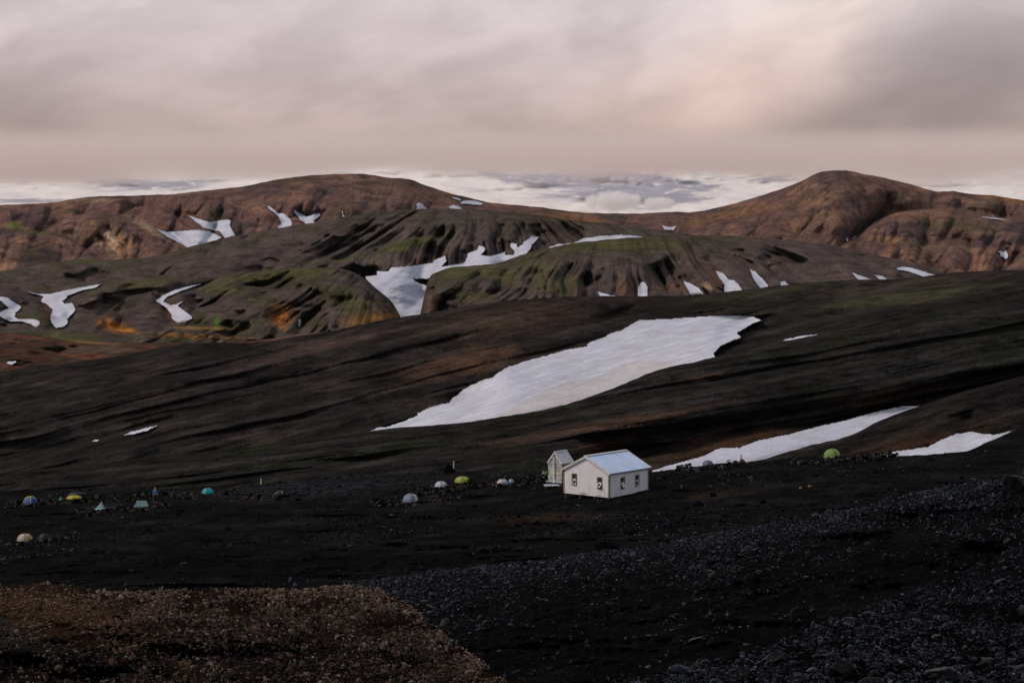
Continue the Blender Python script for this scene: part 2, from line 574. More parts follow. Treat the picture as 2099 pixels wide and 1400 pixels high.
def hill_relief(x, y):
    v = y + .235 * (x - 900) + 8 * fbm(x / 260, y / 90, 61, 2)
    r = 4.6 * perlin(v / 70, x / 600, 62) + 2.8 * perlin(v / 28, x / 600, 63) + 1.5 * perlin(v / 12, x / 500, 64) + .6 * perlin(v / 6.5, x / 300, 67)
    r = r + 4.5 * fbm(x / 280, y / 90, 65, 2) + .15 * fbm(x / 10, y / 6, 66, 2)
    r = r + fold(x, y, [(-420, 1010), (0, 943), (168, 908), (251, 892), (328, 871), (381, 851), (495, 829), (600, 800), (700, 768), (800, 742), (900, 728), (960, 722), (1010, 728), (1060, 745)], 12, 9, 80)
    r = r + fold(x, y, [(1480, 626), (1560, 622), (1640, 623), (1673, 622), (1733, 613), (1833, 600), (1933, 591), (2099, 573), (2420, 545)], 14, 6, 60)
    r = r + fold(x, y, [(1455, 726), (1500, 703), (1560, 689), (1640, 672), (1760, 640), (1850, 622)], 10, 7, 40)
    r = r + fold(x, y, [(1495, 690), (1530, 672), (1580, 652), (1700, 632)], 7, 6, 30)
    r = r + gully(x, y, [(1620, 620), (1690, 600), (1760, 585)], 16, 8)
    r = r + scarp(x, y, [(1180, 618), (1290, 612), (1400, 614), (1500, 622), (1650, 628)], 40, 15)
    r = r + scarp(x, y, [(250, 893), (381, 853), (495, 830), (600, 801), (700, 770), (800, 744), (900, 730), (980, 728), (1040, 745)], 85, 12)
    r = r + gully(x, y, [(1010, 760), (980, 800), (900, 840), (820, 870), (700, 890)], 26, 8)
    r = r + gully(x, y, [(1290, 650), (1230, 690), (1120, 725), (1040, 750)], 20, 6)
    r = r + spur(x, y, [(1150, 640), (1000, 665), (850, 700), (700, 735)], 22, 5)
    r = r + gully(x, y, [(640, 700), (520, 735), (400, 760), (250, 780)], 8, 4)
    return r


hill = Sheet('brown_hillside', -420, 2420, smooth_pl(D2TOP, 6), pl([(-420, 1040), (0, 995), (743, 915), (1272, 820), (1463, 762), (1673, 715), (2099, 625), (2420, 570)]),
             pl([(-420, 400), (0, 405), (700, 430), (1200, 450), (1700, 465), (2420, 480)]), pl([(-420, 300), (0, 305), (743, 300), (1463, 325), (2099, 372), (2420, 388)]),
             hill_relief, 0.4, None, .8, 17)

# 6b: low brown hummocks in the valley at the left
humm = Sheet('valley_hummocks', -420, 720, smooth_pl([(-420, 676), (0, 683), (30, 682), (70, 689), (130, 697), (215, 703), (330, 702), (430, 703), (500, 701), (560, 694), (610, 686), (660, 680), (720, 690)], 6),
             pl([(-420, 800), (0, 775), (400, 720), (720, 700)]), pl([(-420, 640), (720, 640)]), pl([(-420, 520), (720, 560)]),
             lambda x, y: 12 * fbm(x / 150, y / 30, 67, 4) + fold(x, y, [(100, 731), (150, 718), (190, 711), (235, 708), (280, 715), (340, 722)], 25, 5, 40)
             + fold(x, y, [(-420, 722), (0, 711), (50, 712), (90, 720), (150, 735)], 25, 6, 40) + 5 * (1 - ridged((y - .2 * x) / 22, x / 200, 68, 2)), 0.4, None, .6, 18)


# 7: mossy lobes with the snow-filled gullies
def polar(x, y, ax, ay):
    return np.arctan2(x - ax, y - ay), np.hypot(x - ax, y - ay)


def fan_relief(x, y, ax, ay, amp, n, seed, fade0=60):
    ph, r = polar(x, y, ax, ay)
    ph = ph + .045 * fbm(x / 150, y / 80, seed, 2)
    k = np.clip((r - fade0) / 110, 0.12, 1)
    k = k * np.clip(.55 + 1.3 * fbm(x / 110, y / 55, seed + 6, 3), .25, 1.2)
    return amp * k * (.65 * perlin(ph * n * .9, r / 420, seed + 9) + .62 * (1 - ridged(ph * n, r / 420, seed + 2, 1)) ** 1.5 + .30 * (1 - ridged(ph * n * 2.3, r / 320, seed + 3, 1)) ** 1.8 + .10 * (1 - ridged(ph * n * 5, r / 220, seed + 4, 1)))


def lobes_relief(x, y):
    r = fan_relief(x, y, 830, 455, 40, 6.0, 71, 120) + 8 * fbm(x / 150, y / 55, 77, 2) + .4 * fbm(x / 14, y / 8, 78, 3)
    r = r + fold(x, y, [(-420, 700), (0, 660), (40, 668), (80, 690), (130, 700)], 12, 6, 30)
    r = r + fold(x, y, [(20, 640), (40, 632), (70, 628), (95, 640), (105, 662), (100, 680)], 13, 6, 14)
    r = r + fold(x, y, [(120, 680), (165, 655), (200, 650), (240, 647), (300, 655), (350, 668), (370, 690)], 18, 7, 30)
    r = r + fold(x, y, [(190, 660), (260, 610), (310, 600), (330, 625), (350, 660)], 19, 8, 26)
    r = r + fold(x, y, [(378, 690), (395, 640), (430, 605), (480, 590), (520, 598), (560, 622), (590, 640), (600, 660), (610, 690)], 14, 8, 30)
    r = r + fold(x, y, [(310, 700), (340, 676), (400, 671), (470, 672), (495, 690)], 14, 5, 26)
    r = r + fold(x, y, [(600, 690), (640, 655), (700, 625), (760, 618), (800, 640), (830, 660)], 16, 8, 40)
    r = r + gully(x, y, [(610, 690), (614, 660), (600, 640), (570, 615), (540, 600), (520, 580)], 7, 14)
    r = r + gully(x, y, [(130, 675), (115, 650), (130, 620), (160, 598), (210, 582)], 14, 18)
    r = r + gully(x, y, [(370, 665), (355, 640), (325, 617), (360, 594), (420, 580)], 12, 18)
    r = r + gully(x, y, [(75, 675), (55, 660), (25, 655), (20, 640), (40, 630), (0, 610)], 12, 18)
    return r


lobes = Sheet('mossy_lobes', -420, 890,
              smooth_pl([(-420, 596), (0, 586), (60, 586), (110, 587), (160, 579), (208, 571), (260, 567), (330, 564), (400, 568), (433, 568), (500, 560), (548, 553), (619, 549), (690, 548), (714, 554),
                         (738, 564), (768, 589), (799, 614), (811, 630), (828, 664), (890, 735)], 5),
              pl([(-420, 735), (0, 730), (500, 722), (890, 730)]), pl([(-420, 1010), (500, 1040), (890, 985)]), pl([(-420, 800), (890, 840)]), lobes_relief, 0.5, None, .8, 19)

# 8: gullied hump to the right, in front of the long one
GR = [(800, 735), (845, 690), (860, 655), (866, 622), (871, 596), (880, 563), (920, 549), (989, 543), (1021, 540), (1060, 526), (1095, 515), (1143, 505), (1176, 498), (1238, 492), (1310, 486), (1357, 483),
      (1429, 482), (1500, 483), (1586, 490), (1688, 501), (1757, 513), (1825, 529), (1894, 544), (1935, 560), (2000, 585), (2100, 620)]


def hump_relief(x, y):
    r = fan_relief(x, y, 1265, 350, 50, 5.5, 81, 120) + 8 * fbm(x / 150, y / 60, 87, 2) + .5 * fbm(x / 14, y / 8, 88, 3)
    r = r + fold(x, y, [(838, 600), (880, 561), (960, 549), (1020, 544), (1060, 542), (1090, 545), (1110, 560), (1125, 585)], 18, 7, 16)
    r = r + gully(x, y, [(1090, 540), (1060, 560), (1055, 590), (1085, 612)], 14, 18)
    r = r + gully(x, y, [(1160, 530), (1172, 555), (1205, 580), (1240, 606)], 11, 14)
    r = r + gully(x, y, [(1330, 530), (1318, 555), (1322, 580), (1318, 606)], 13, 6)
    r = r + gully(x, y, [(1365, 530), (1385, 560), (1410, 580), (1430, 606)], 10, 8)
    r = r + gully(x, y, [(1430, 520), (1460, 545), (1490, 575), (1505, 600)], 12, 14)
    r = r + gully(x, y, [(1470, 505), (1530, 545), (1560, 575), (1575, 592)], 11, 14)
    r = r + gully(x, y, [(1560, 510), (1640, 535), (1700, 565)], 8, 12)
    r = r + gully(x, y, [(1640, 505), (1740, 535), (1800, 560), (1840, 572)], 8, 12)
    r = r + gully(x, y, [(1720, 515), (1810, 545), (1880, 560)], 7, 12)
    r = r + gully(x, y, [(1000, 640), (940, 625), (900, 600), (870, 585)], 10, 12)
    return r


hump = Sheet('gullied_hump', 800, 2100, smooth_pl(GR, 5), pl([(800, 720), (840, 690), (1100, 650), (1500, 640), (1900, 610), (2100, 660)]),
             pl([(800, 960), (850, 985), (1000, 1060), (1400, 1140), (1700, 1130), (2100, 1080)]), pl([(800, 880), (1200, 880), (2100, 940)]), hump_relief, 0.5, None, .8, 20)

# 9: the long hump behind
LH = [(-420, 600), (0, 557), (50, 548), (100, 540), (160, 532), (233, 532), (293, 530), (333, 522), (400, 503), (467, 487), (567, 468), (667, 453), (749, 438), (817, 431), (886, 428), (954, 428), (1023, 433),
      (1092, 440), (1160, 450), (1229, 457), (1297, 464), (1366, 474), (1450, 487), (1560, 515), (1700, 560)]


def long_relief(x, y):
    r = fan_relief(x, y, 985, 325, 58, 7.0, 91, 110) + 9 * fbm(x / 170, y / 55, 97, 2) + .5 * fbm(x / 14, y / 8, 98, 3)
    r = r + fold(x, y, [(700, 530), (780, 505), (850, 490), (905, 486), (930, 500)], 24, 7, 30)
    for p in ([(935, 455), (925, 490), (905, 515), (890, 540)], [(985, 450), (975, 480), (970, 505)], [(1035, 455), (1025, 480), (1005, 505)], [(1075, 455), (1065, 480), (1060, 505)],
              [(1100, 455), (1105, 475), (1100, 490)], [(1150, 455), (1185, 480), (1200, 492)], [(870, 470), (850, 515), (830, 545)]):
        r = r + gully(x, y, p, 8, 17)
    return r


longh = Sheet('long_dark_hump', -420, 1700, smooth_pl(LH, 6), pl([(-420, 660), (0, 640), (500, 640), (700, 685), (900, 685), (1060, 600), (1100, 590), (1700, 600)]),
              pl([(-420, 1300), (600, 1320), (950, 1340), (1400, 1300), (1700, 1240)]), pl([(-420, 1070), (800, 1080), (1100, 1130), (1700, 1180)]), long_relief, 0.5, None, .8, 21)

# 10: the brown hills at the back
BT = [(-420, 440), (0, 420.5), (67, 418), (114, 415), (133, 411), (171, 405), (190, 403), (286, 401), (362, 398), (400, 393), (500, 383), (567, 368), (633, 360), (700, 357), (738, 356), (769, 360), (807, 366),
      (821, 365), (849, 370), (864, 378), (929, 398), (1005, 416), (1100, 424), (1157, 432), (1214, 437), (1310, 438), (1386, 434), (1413, 436), (1448, 431), (1500, 419), (1551, 404), (1603, 387), (1647, 370),
      (1671, 356), (1688, 351), (1733, 349), (1757, 354), (1808, 364), (1860, 376), (1894, 387), (1918, 393), (1955, 392), (1997, 399), (2031, 400), (2065, 406), (2099, 411), (2420, 450)]


def back_relief(x, y):
    r = 34 * fbm(x / 190, y / 65, 101, 3, .45) + 46 * (1 - ridged(x / 70 + .3 * y / 50, y / 160, 102, 2)) ** 1.8 * np.clip((y - 380) / 60, .15, 1) + 2 * fbm(x / 18, y / 9, 103, 3)
    r = r + fold(x, y, [(1700, 520), (1757, 486), (1791, 457), (1836, 439), (1894, 433), (1955, 433), (2014, 443), (2065, 452), (2099, 455), (2420, 480)], 150, 8, 60)
    r = r + fold(x, y, [(1360, 465), (1430, 455), (1500, 453), (1560, 460), (1610, 475), (1660, 490)], 60, 8, 50)
    r = r + fold(x, y, [(-420, 480), (0, 470), (48, 475), (95, 480), (133, 488), (165, 505), (200, 530), (240, 545)], 90, 7, 40)
    r = r + fold(x, y, [(80, 480), (103, 467), (133, 454), (171, 444), (210, 438), (248, 446), (286, 457), (314, 466), (343, 481), (371, 499), (395, 515)], 110, 7, 30)
    r = r + fold(x, y, [(240, 447), (255, 438), (276, 429), (305, 426), (333, 430), (360, 445), (385, 465), (400, 480)], 90, 7, 30)
    r = r + fold(x, y, [(420, 500), (455, 465), (485, 455), (520, 458), (550, 470)], 60, 7, 20)
    r = r + fold(x, y, [(640, 462), (670, 440), (695, 437), (720, 445)], 50, 6, 16)
    r = r + fold(x, y, [(20, 460), (50, 445), (80, 447), (100, 462)], 40, 6, 20)
    r = r + gully(x, y, [(545, 395), (550, 420), (575, 445), (590, 470)], 9, 34)
    r = r + gully(x, y, [(600, 425), (625, 445), (660, 430)], 9, 40)
    r = r + gully(x, y, [(380, 435), (410, 455), (460, 480)], 9, 45)
    r = r + gully(x, y, [(1815, 385), (1818, 415), (1795, 450), (1760, 480), (1740, 500)], 10, 42)
    r = r + gully(x, y, [(1440, 470), (1400, 480), (1370, 468)], 9, 30)
    r = r + gully(x, y, [(2075, 500), (2060, 520), (2050, 545), (2040, 570)], 9, 34)
    r = r + gully(x, y, [(1900, 480), (1905, 520), (1930, 560)], 9, 30)
    r = r + gully(x, y, [(190, 480), (225, 500), (245, 530)], 6, 45)
    r = r + gully(x, y, [(215, 462), (245, 490), (265, 520)], 6, 45)
    return r


backh = Sheet('brown_hills', -420, 2420, smooth_pl(BT, 4), pl([(-420, 640), (0, 610), (600, 560), (1000, 520), (1400, 550), (2420, 640)]),
              pl([(-420, 2350), (0, 2400), (720, 2350), (1250, 2700), (1725, 2350), (2420, 2400)]), pl([(-420, 1750), (0, 1780), (1000, 1950), (2420, 1750)]), back_relief, 0.45, None, .7, 22)


# ------------------------------------------------------------------ ground colours (what the ground is made of)
def streak(x, y, fx, fy, seed, sl=.22):
    return fbm((x) / fx, (y + sl * x) / fy, seed, 4)


def c_mound(x, y):
    c = base_col(x, (.0085, .0066, .0055))
    c = lerp(c, (.016, .011, .008), np.clip(.5 + .9 * fbm(x / 120, y / 40, 5, 4), 0, 1))
    c = lerp(c, (.055, .034, .021), soft(x, y, 110, 1255, 210, 55, .2, 4))
    c = lerp(c, (.035, .036, .038), soft(x, y, -20, 1290, 130, 40, .3, 9) * .8)
    c = lerp(c, SAND, soft(x, y, 450, 1340, 330, 26, .05, 6))
    c = lerp(c, SAND, soft(x, y, 60, 1370, 360, 45, .1, 7) * .9)
    return lerp(c, SAND, soft(x, y, 870, 1330, 120, 60, .7, 8) * .6)


def c_rub(x, y):
    c = base_col(x, (.0026, .0028, .0032))
    return lerp(c, (.0055, .0057, .0065), np.clip(.4 + fbm(x / 80, y / 40, 15, 4), 0, 1))


def c_ridge(x, y):
    c = base_col(x, (.0042, .0042, .0042))
    c = lerp(c, (.010, .010, .011), np.exp(-np.clip(y - ridge.top(x), 0, None) / 45) * np.clip(.6 + fbm(x / 60, y / 20, 25, 4), 0, 1))
    return lerp(c, (.008, .0075, .0065), np.clip(streak(x, y, 200, 18, 26) - .1, 0, 1))


def c_camp(x, y):
    c = base_col(x, (.0072, .0073, .0066))
    c = lerp(c, (.0135, .0135, .0145), np.clip(streak(x, y, 160, 18, 36, .06) * 1.2 + .05, 0, 1))
    c = lerp(c, (.020, .020, .023), soft(x, y, 650, 1000, 260, 22, -.08, 37) * .8)
    c = lerp(c, (.028, .019, .013), soft(x, y, 1130, 1060, 120, 10, -.05, 38) * .8)
    c = lerp(c, (.030, .021, .014), soft(x, y, 1480, 1012, 90, 8, -.08, 39) * .6)
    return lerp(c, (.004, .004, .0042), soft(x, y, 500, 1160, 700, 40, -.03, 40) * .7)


def c_bank(x, y):
    c = base_col(x, (.013, .012, .0115))
    c = lerp(c, (.030, .026, .022), np.clip(streak(x, y, 200, 18, 46, .3) * 1.3, 0, 1))
    return lerp(c, (.042, .024, .016), soft(x, y, 1900, 905, 160, 22, -.2, 47) * .7)


def c_slope(x, y):
    v = vflow(x, y)
    c = base_col(x, (.0155, .0150, .0138))
    c = lerp(c, (.033, .032, .030), np.clip(.2 + 1.3 * fbm(x / 300, v / 14, 57, 4), 0, 1) * .8)
    c = lerp(c, (.020, .022, .013), np.clip(fbm(x / 320, v / 22, 58, 3) * 1.3, 0, 1) * .7)
    c = lerp(c, (.075, .045, .033), soft(x, y, 1260, 868, 240, 12, -.17, 59) * .75)
    c = lerp(c, (.075, .040, .026), soft(x, y, 1240, 918, 70, 24, -.2, 60) * .8)
    c = lerp(c, (.060, .033, .020), soft(x, y, 1480, 915, 150, 34, -.18, 61) * .85)
    c = lerp(c, (.050, .030, .020), soft(x, y, 1840, 818, 160, 30, -.2, 62) * .6)
    c = lerp(c, (.055, .03, .02), soft(x, y, 430, 905, 200, 16, -.12, 63) * .6)
    return lerp(c, (.08, .04, .03), soft(x, y, 1440, 774, 60, 6, -.2, 64) * .7)


def c_hill(x, y):
    v = y + .235 * x
    c = base_col(x, (.0185, .0168, .0155))
    c = lerp(c, (.038, .033, .030), np.clip(.15 + 1.2 * fbm(x / 260, v / 16, 69, 4), 0, 1) * .8)
    c = lerp(c, (.075, .054, .044), np.clip(fbm(x / 200, v / 20, 70, 4) - .2, 0, 1) * .7)
    c = lerp(c, (.095, .055, .036), soft(x, y, 940, 745, 120, 26, -.2, 71) * .8)
    c = lerp(c, (.070, .046, .034), soft(x, y, 1080, 650, 240, 28, -.1, 72) * .6)
    c = lerp(c, (.085, .058, .052), soft(x, y, 640, 715, 170, 14, -.25, 75) * .7)
    c = lerp(c, (.055, .055, .032), soft(x, y, 1850, 610, 220, 14, -.12, 73) * .9)
    c = lerp(c, (.048, .046, .028), soft(x, y, 1560, 600, 160, 14, -.1, 74) * .6)
    c = lerp(c, (.06, .046, .038), soft(x, y, 1850, 585, 250, 14, -.12, 76) * .6)
    return lerp(c, (.014, .012, .011), soft(x, y, 1330, 640, 200, 30, .0, 79) * .6)


def c_humm(x, y):
    c = base_col(x, (.055, .036, .028))
    c = lerp(c, (.15, .06, .035), np.clip(fbm(x / 120, (y - .15 * x) / 8, 111, 4) + .15, 0, 1) * .8)
    c = lerp(c, (.09, .07, .05), soft(x, y, 190, 716, 90, 10, 0, 112))
    c = lerp(c, (.28, .15, .04), soft(x, y, 190, 702, 60, 3, .05, 113) * .8)
    c = lerp(c, (.16, .10, .09), soft(x, y, 600, 692, 80, 10, -.2, 114) * .8)
    return lerp(c, (.02, .018, .014), soft(x, y, 30, 730, 80, 18, .1, 115) * .6)


MOSS, OCHRE = (.085, .088, .030), (.36, .135, .030)


def c_lobes(x, y):
    c = base_col(x, (.078, .061, .056))
    c = lerp(c, (.11, .083, .071), np.clip(fbm(x / 60, y / 30, 121, 4) + .1, 0, 1) * .8)
    c = lerp(c, (.050, .053, .024), np.clip(.15 + 1.1 * fbm(x / 110, y / 40, 122, 4), 0, 1) * .7)
    for a in ((560, 566, 130, 14, -.05), (460, 592, 60, 14, .1), (545, 618, 50, 14, .2), (725, 625, 70, 22, .3), (690, 600, 60, 16, .2), (100, 688, 70, 12, .05), (170, 693, 50, 10, 0), (300, 580, 90, 10, -.1),
              (620, 556, 80, 7, 0)):
        c = lerp(c, MOSS, soft(x, y, *a, seed=int(a[0])) * .65)
    c = lerp(c, OCHRE, soft(x, y, 575, 650, 26, 24, .4, 131) * .95)
    c = lerp(c, OCHRE, soft(x, y, 232, 668, 34, 13, .35, 132))
    c = lerp(c, (.40, .18, .03), soft(x, y, 262, 677, 24, 5, .2, 133))
    c = lerp(c, (.33, .17, .035), soft(x, y, 400, 690, 95, 9, .05, 134) * np.clip(.5 + 1.5 * fbm(x / 14, y / 6, 135, 3), 0, 1))
    c = lerp(c, (.30, .16, .035), soft(x, y, 415, 673, 80, 3, .02, 136) * .8)
    c = lerp(c, (.26, .13, .04), soft(x, y, 760, 655, 60, 18, -.1, 137) * .85)
    c = lerp(c, (.24, .10, .04), soft(x, y, 830, 645, 40, 10, .5, 138) * .7)
    c = lerp(c, (.09, .04, .03), soft(x, y, 100, 640, 14, 30, -.2, 139) * .7)
    c = lerp(c, (.11, .05, .03), soft(x, y, 342, 640, 10, 22, -.5, 140) * .8)
    return lerp(c, (.06, .16, .02), soft(x, y, 445, 660, 5, 12, .1, 141) * .9)


def c_hump(x, y):
    c = base_col(x, (.084, .066, .061))
    c = lerp(c, (.12, .088, .074), np.clip(fbm(x / 50, y / 40, 151, 4) + .1, 0, 1) * .8)
    t = np.clip((y - hump.top(x)) / 60, 0, 1)
    c = lerp(c, (.058, .060, .027), (1 - t) * np.clip(.75 + .8 * fbm(x / 70, y / 20, 152, 4), 0, 1) * np.clip((1600 - x) / 250, 0, 1))
    for a in ((950, 556, 130, 9, -.06), (1240, 502, 110, 9, -.08), (1040, 570, 40, 20, .5), (1110, 560, 22, 24, .3), (1160, 575, 40, 24, .3), (960, 605, 60, 14, .1), (1130, 592, 50, 18, .2), (1340, 505, 90, 8, .0)):
        c = lerp(c, MOSS, soft(x, y, *a, seed=int(a[0])) * .6)
    c = lerp(c, (.16, .08, .045), soft(x, y, 890, 625, 16, 24, -.3, 153) * .7)
    c = lerp(c, (.15, .075, .045), soft(x, y, 1280, 590, 26, 26, .5, 154) * .6)
    c = lerp(c, (.17, .08, .045), soft(x, y, 1475, 575, 14, 36, -.6, 155) * .6)
    c = lerp(c, (.38, .27, .17), soft(x, y, 1450, 588, 12, 9, .6, 156))
    return lerp(c, (.13, .07, .045), soft(x, y, 1400, 590, 60, 14, 0, 157) * .6)


def c_long(x, y):
    c = base_col(x, (.084, .066, .061))
    c = lerp(c, (.115, .086, .074), np.clip(fbm(x / 50, y / 40, 161, 4) + .1, 0, 1) * .8)
    t = np.clip((y - longh.top(x)) / 40, 0, 1)
    c = lerp(c, (.060, .058, .032), (1 - t) * np.clip(.5 + .9 * fbm(x / 70, y / 20, 162, 4), 0, 1) * .75)
    c = lerp(c, (.040, .044, .024), np.clip(fbm(x / 100, y / 30, 163, 4) - .05, 0, 1) * .55)
    c = lerp(c, MOSS, soft(x, y, 845, 500, 80, 12, -.22, 164) * .9)
    c = lerp(c, MOSS, soft(x, y, 700, 532, 60, 6, -.1, 165) * .6)
    c = lerp(c, MOSS, soft(x, y, 180, 536, 60, 5, -.1, 166) * .7)
    return lerp(c, (.12, .065, .045), soft(x, y, 880, 533, 50, 16, -.3, 167) * .7)


def c_back(x, y):
    c = base_col(x, (.155, .090, .076))
    c = lerp(c, (.080, .056, .060), np.clip(.25 + 1.3 * fbm(x / 110, y / 45, 171, 5), 0, 1) * .85)
    c = lerp(c, (.26, .148, .10), np.clip(fbm(x / 80, y / 25, 172, 5) - .02, 0, 1) * .95)
    c = lerp(c, (.060, .062, .030), np.clip(fbm(x / 130, y / 30, 173, 4) - .1, 0, 1) * .7)
    g = fbm(x / 10 + y / 40, y / 60, 174, 4)
    c = lerp(c, (.36, .20, .11), soft(x, y, 235, 495, 75, 26, .55, 175) * np.clip(.55 + g, 0, 1))
    c = lerp(c, (.50, .38, .26), soft(x, y, 222, 490, 22, 22, .8, 176) * np.clip(.5 + 1.2 * g, 0, 1))
    c = lerp(c, (.36, .27, .17), soft(x, y, 305, 468, 50, 8, .5, 177) * .7)
    c = lerp(c, (.34, .19, .11), soft(x, y, 12, 545, 30, 26, -.4, 178) * np.clip(.6 + g, 0, 1))
    c = lerp(c, (.32, .17, .10), soft(x, y, 44, 492, 16, 14, .5, 179) * .8)
    c = lerp(c, (.33, .22, .16), soft(x, y, 215, 411, 40, 4, -.05, 180) * .9)
    c = lerp(c, (.09, .12, .025), soft(x, y, 32, 463, 18, 8, .3, 181))
    c = lerp(c, (.10, .095, .04), soft(x, y, 100, 480, 70, 5, .12, 182) * .8)
    c = lerp(c, (.21, .11, .06), soft(x, y, 1180, 448, 90, 10, .15, 183) * .9)
    c = lerp(c, (.22, .12, .06), soft(x, y, 1500, 440, 120, 12, -.2, 184) * .8)
    c = lerp(c, (.20, .12, .075), soft(x, y, 1680, 420, 70, 60, -.5, 185) * np.clip(.6 + fbm(x / 25, y / 15, 186, 4), 0, 1))
    c = lerp(c, (.22, .13, .09), soft(x, y, 1900, 440, 90, 20, .1, 187) * .8)
    c = lerp(c, (.30, .16, .09), soft(x, y, 1815, 490, 40, 8, .1, 188))
    c = lerp(c, (.28, .14, .08), soft(x, y, 1840, 530, 60, 26, .3, 189) * np.clip(.4 + 1.2 * g, 0, 1))
    c = lerp(c, (.32, .17, .09), soft(x, y, 2010, 540, 30, 28, -.5, 190) * np.clip(.5 + g, 0, 1))
    c = lerp(c, (.24, .12, .05), soft(x, y, 2060, 408, 60, 9, .15, 191) * .9)
    c = lerp(c, (.08, .085, .03), soft(x, y, 1980, 465, 90, 12, .1, 192) * .6)
    c = lerp(c, (.09, .10, .03), soft(x, y, 1826, 420, 5, 14, 0, 193) * .8)
    return lerp(c, (.03, .024, .026), soft(x, y, 80, 525, 40, 34, .2, 194) * .6)


def fanflow(x, y, ax, ay):
    ph, r = polar(x, y, ax, ay)
    return r, ph * 190.0


M_mound = terrain_mat('gravel', 2.2, .7, .9, 1.0, .0, .06, 1.2, 14.0)
M_rub = terrain_mat('black_grit', 1.6, .7, .9, 1.0, .0, .06, 1.5, 12.0)
M_ridge = terrain_mat('black_sand', .7, .6, .8, .97, .0, .08, 1.5, 5.0)
M_camp = terrain_mat('black_sand_flat', .35, .6, .8, .97, .0, .1, 1.6, 3.0)
M_slope = terrain_mat('ash_slope', .30, .85, .9, .97, .0, .16, 1.6, 2.6, .6, 90., 4.5)
M_hill = terrain_mat('brown_ash', .22, .80, .9, .97, .0, .22, 1.0, 1.9, .45, 90., 5.)
M_far = terrain_mat('rhyolite', .09, .70, .8, .97, .0, .9, .5, .8, .34, 90., 7.)
M_back = terrain_mat('far_rhyolite', .05, .80, .9, .97, .0, 2.2, .4, .4, .3, 80., 10.)

mound.build(c_mound, M_mound, 3.2, 120, 'brown gravel mound at the foot of the view')
rub.build(c_rub, M_rub, 3.2, 110, 'slope of broken black obsidian rubble')
ridge.build(c_ridge, M_ridge, 3.0, 130, 'long dark ridge with broken stone along its crest')
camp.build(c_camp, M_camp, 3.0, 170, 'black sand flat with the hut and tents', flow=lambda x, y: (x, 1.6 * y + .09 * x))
bank.build(c_bank, M_slope, 2.8, 90, 'dark bank rising behind the green tent', flow=lambda x, y: (x, y + .26 * x))
slope.build(c_slope, M_slope, 2.6, 170, 'dark fluted ash slope in front of the long snowfield', flow=lambda x, y: (x, vflow(x, y)))
hill.build(c_hill, M_hill, 2.6, 170, 'dark brown hillside behind the long snowfield', flow=lambda x, y: (x, y + .235 * x))
humm.build(c_humm, M_hill, 3.0, 50, 'low brown hummocks on the valley floor')
lobes.build(c_lobes, M_far, 2.4, 110, 'mossy rounded lobes with snow-filled gullies', flow=lambda x, y: fanflow(x, y, 830, 455))
hump.build(c_hump, M_far, 2.4, 110, 'gullied brown hump with a mossy top', flow=lambda x, y: fanflow(x, y, 1265, 350))
longh.build(c_long, M_far, 2.4, 110, 'long dark hump with radiating gullies', flow=lambda x, y: fanflow(x, y, 985, 325))
backh.build(c_back, M_back, 2.6, 130, 'reddish brown rhyolite hills at the back', flow=lambda x, y: (2 * y, x + 26 * np.sin(y / 26 + x / 90)))


# ------------------------------------------------------------------ snow patches
def snow_mat():
    m, T, b = new_mat('old_snow')
    at = T.n('ShaderNodeAttribute', attribute_name='Col')
    tc = T.n('ShaderNodeTexCoord')
    P = tc.outputs['Object']
    n = T.noise(P, .9, 6.0, .65)
    n2 = T.noise(P, .16, 4.0, .6)
    fl = T.n('ShaderNodeAttribute', attribute_name='Flow')
    sf = T.n('ShaderNodeSeparateXYZ')
    T.set(sf.inputs[0], fl.outputs['Vector'])
    g = T.noise(T.comb(T.math('DIVIDE', sf.outputs[0], 60.), T.math('DIVIDE', sf.outputs[1], 4.5), 0.0), 1.0, 6.0, .66, .3)
    f = T.math('ADD', T.math('ADD', T.mapr(n, .35, .7, .90, 1.04), T.mapr(n2, .3, .7, -.06, .06)), T.mapr(g, .3, .75, -.10, .07))
    T.set(b.inputs['Base Color'], T.mix(1.0, at.outputs['Color'], T.comb(f, f, f), 'MULTIPLY'))
    b.inputs['Roughness'].default_value = .8
    b.inputs['Specular IOR Level'].default_value = .2
    bp = T.n('ShaderNodeBump')
    bp.inputs['Strength'].default_value = .35
    bp.inputs['Distance'].default_value = .07
    T.set(bp.inputs['Height'], T.math('ADD', n, T.math('MULTIPLY', g, 1.5)))
    T.set(b.inputs['Normal'], bp.outputs[0])
    return m


M_snow = snow_mat()


def blur(a, m, n):
    """smooth a inside mask m, n passes"""
    w = m.astype(float)
    for _ in range(n):
        s, k = a * w, w.copy()
        for ax in (0, 1):
            s = s + np.roll(a * w, 1, ax) + np.roll(a * w, -1, ax)
            k = k + np.roll(w, 1, ax) + np.roll(w, -1, ax)
        a = np.where(k > 0, s / np.maximum(k, 1e-9), a)
    return a


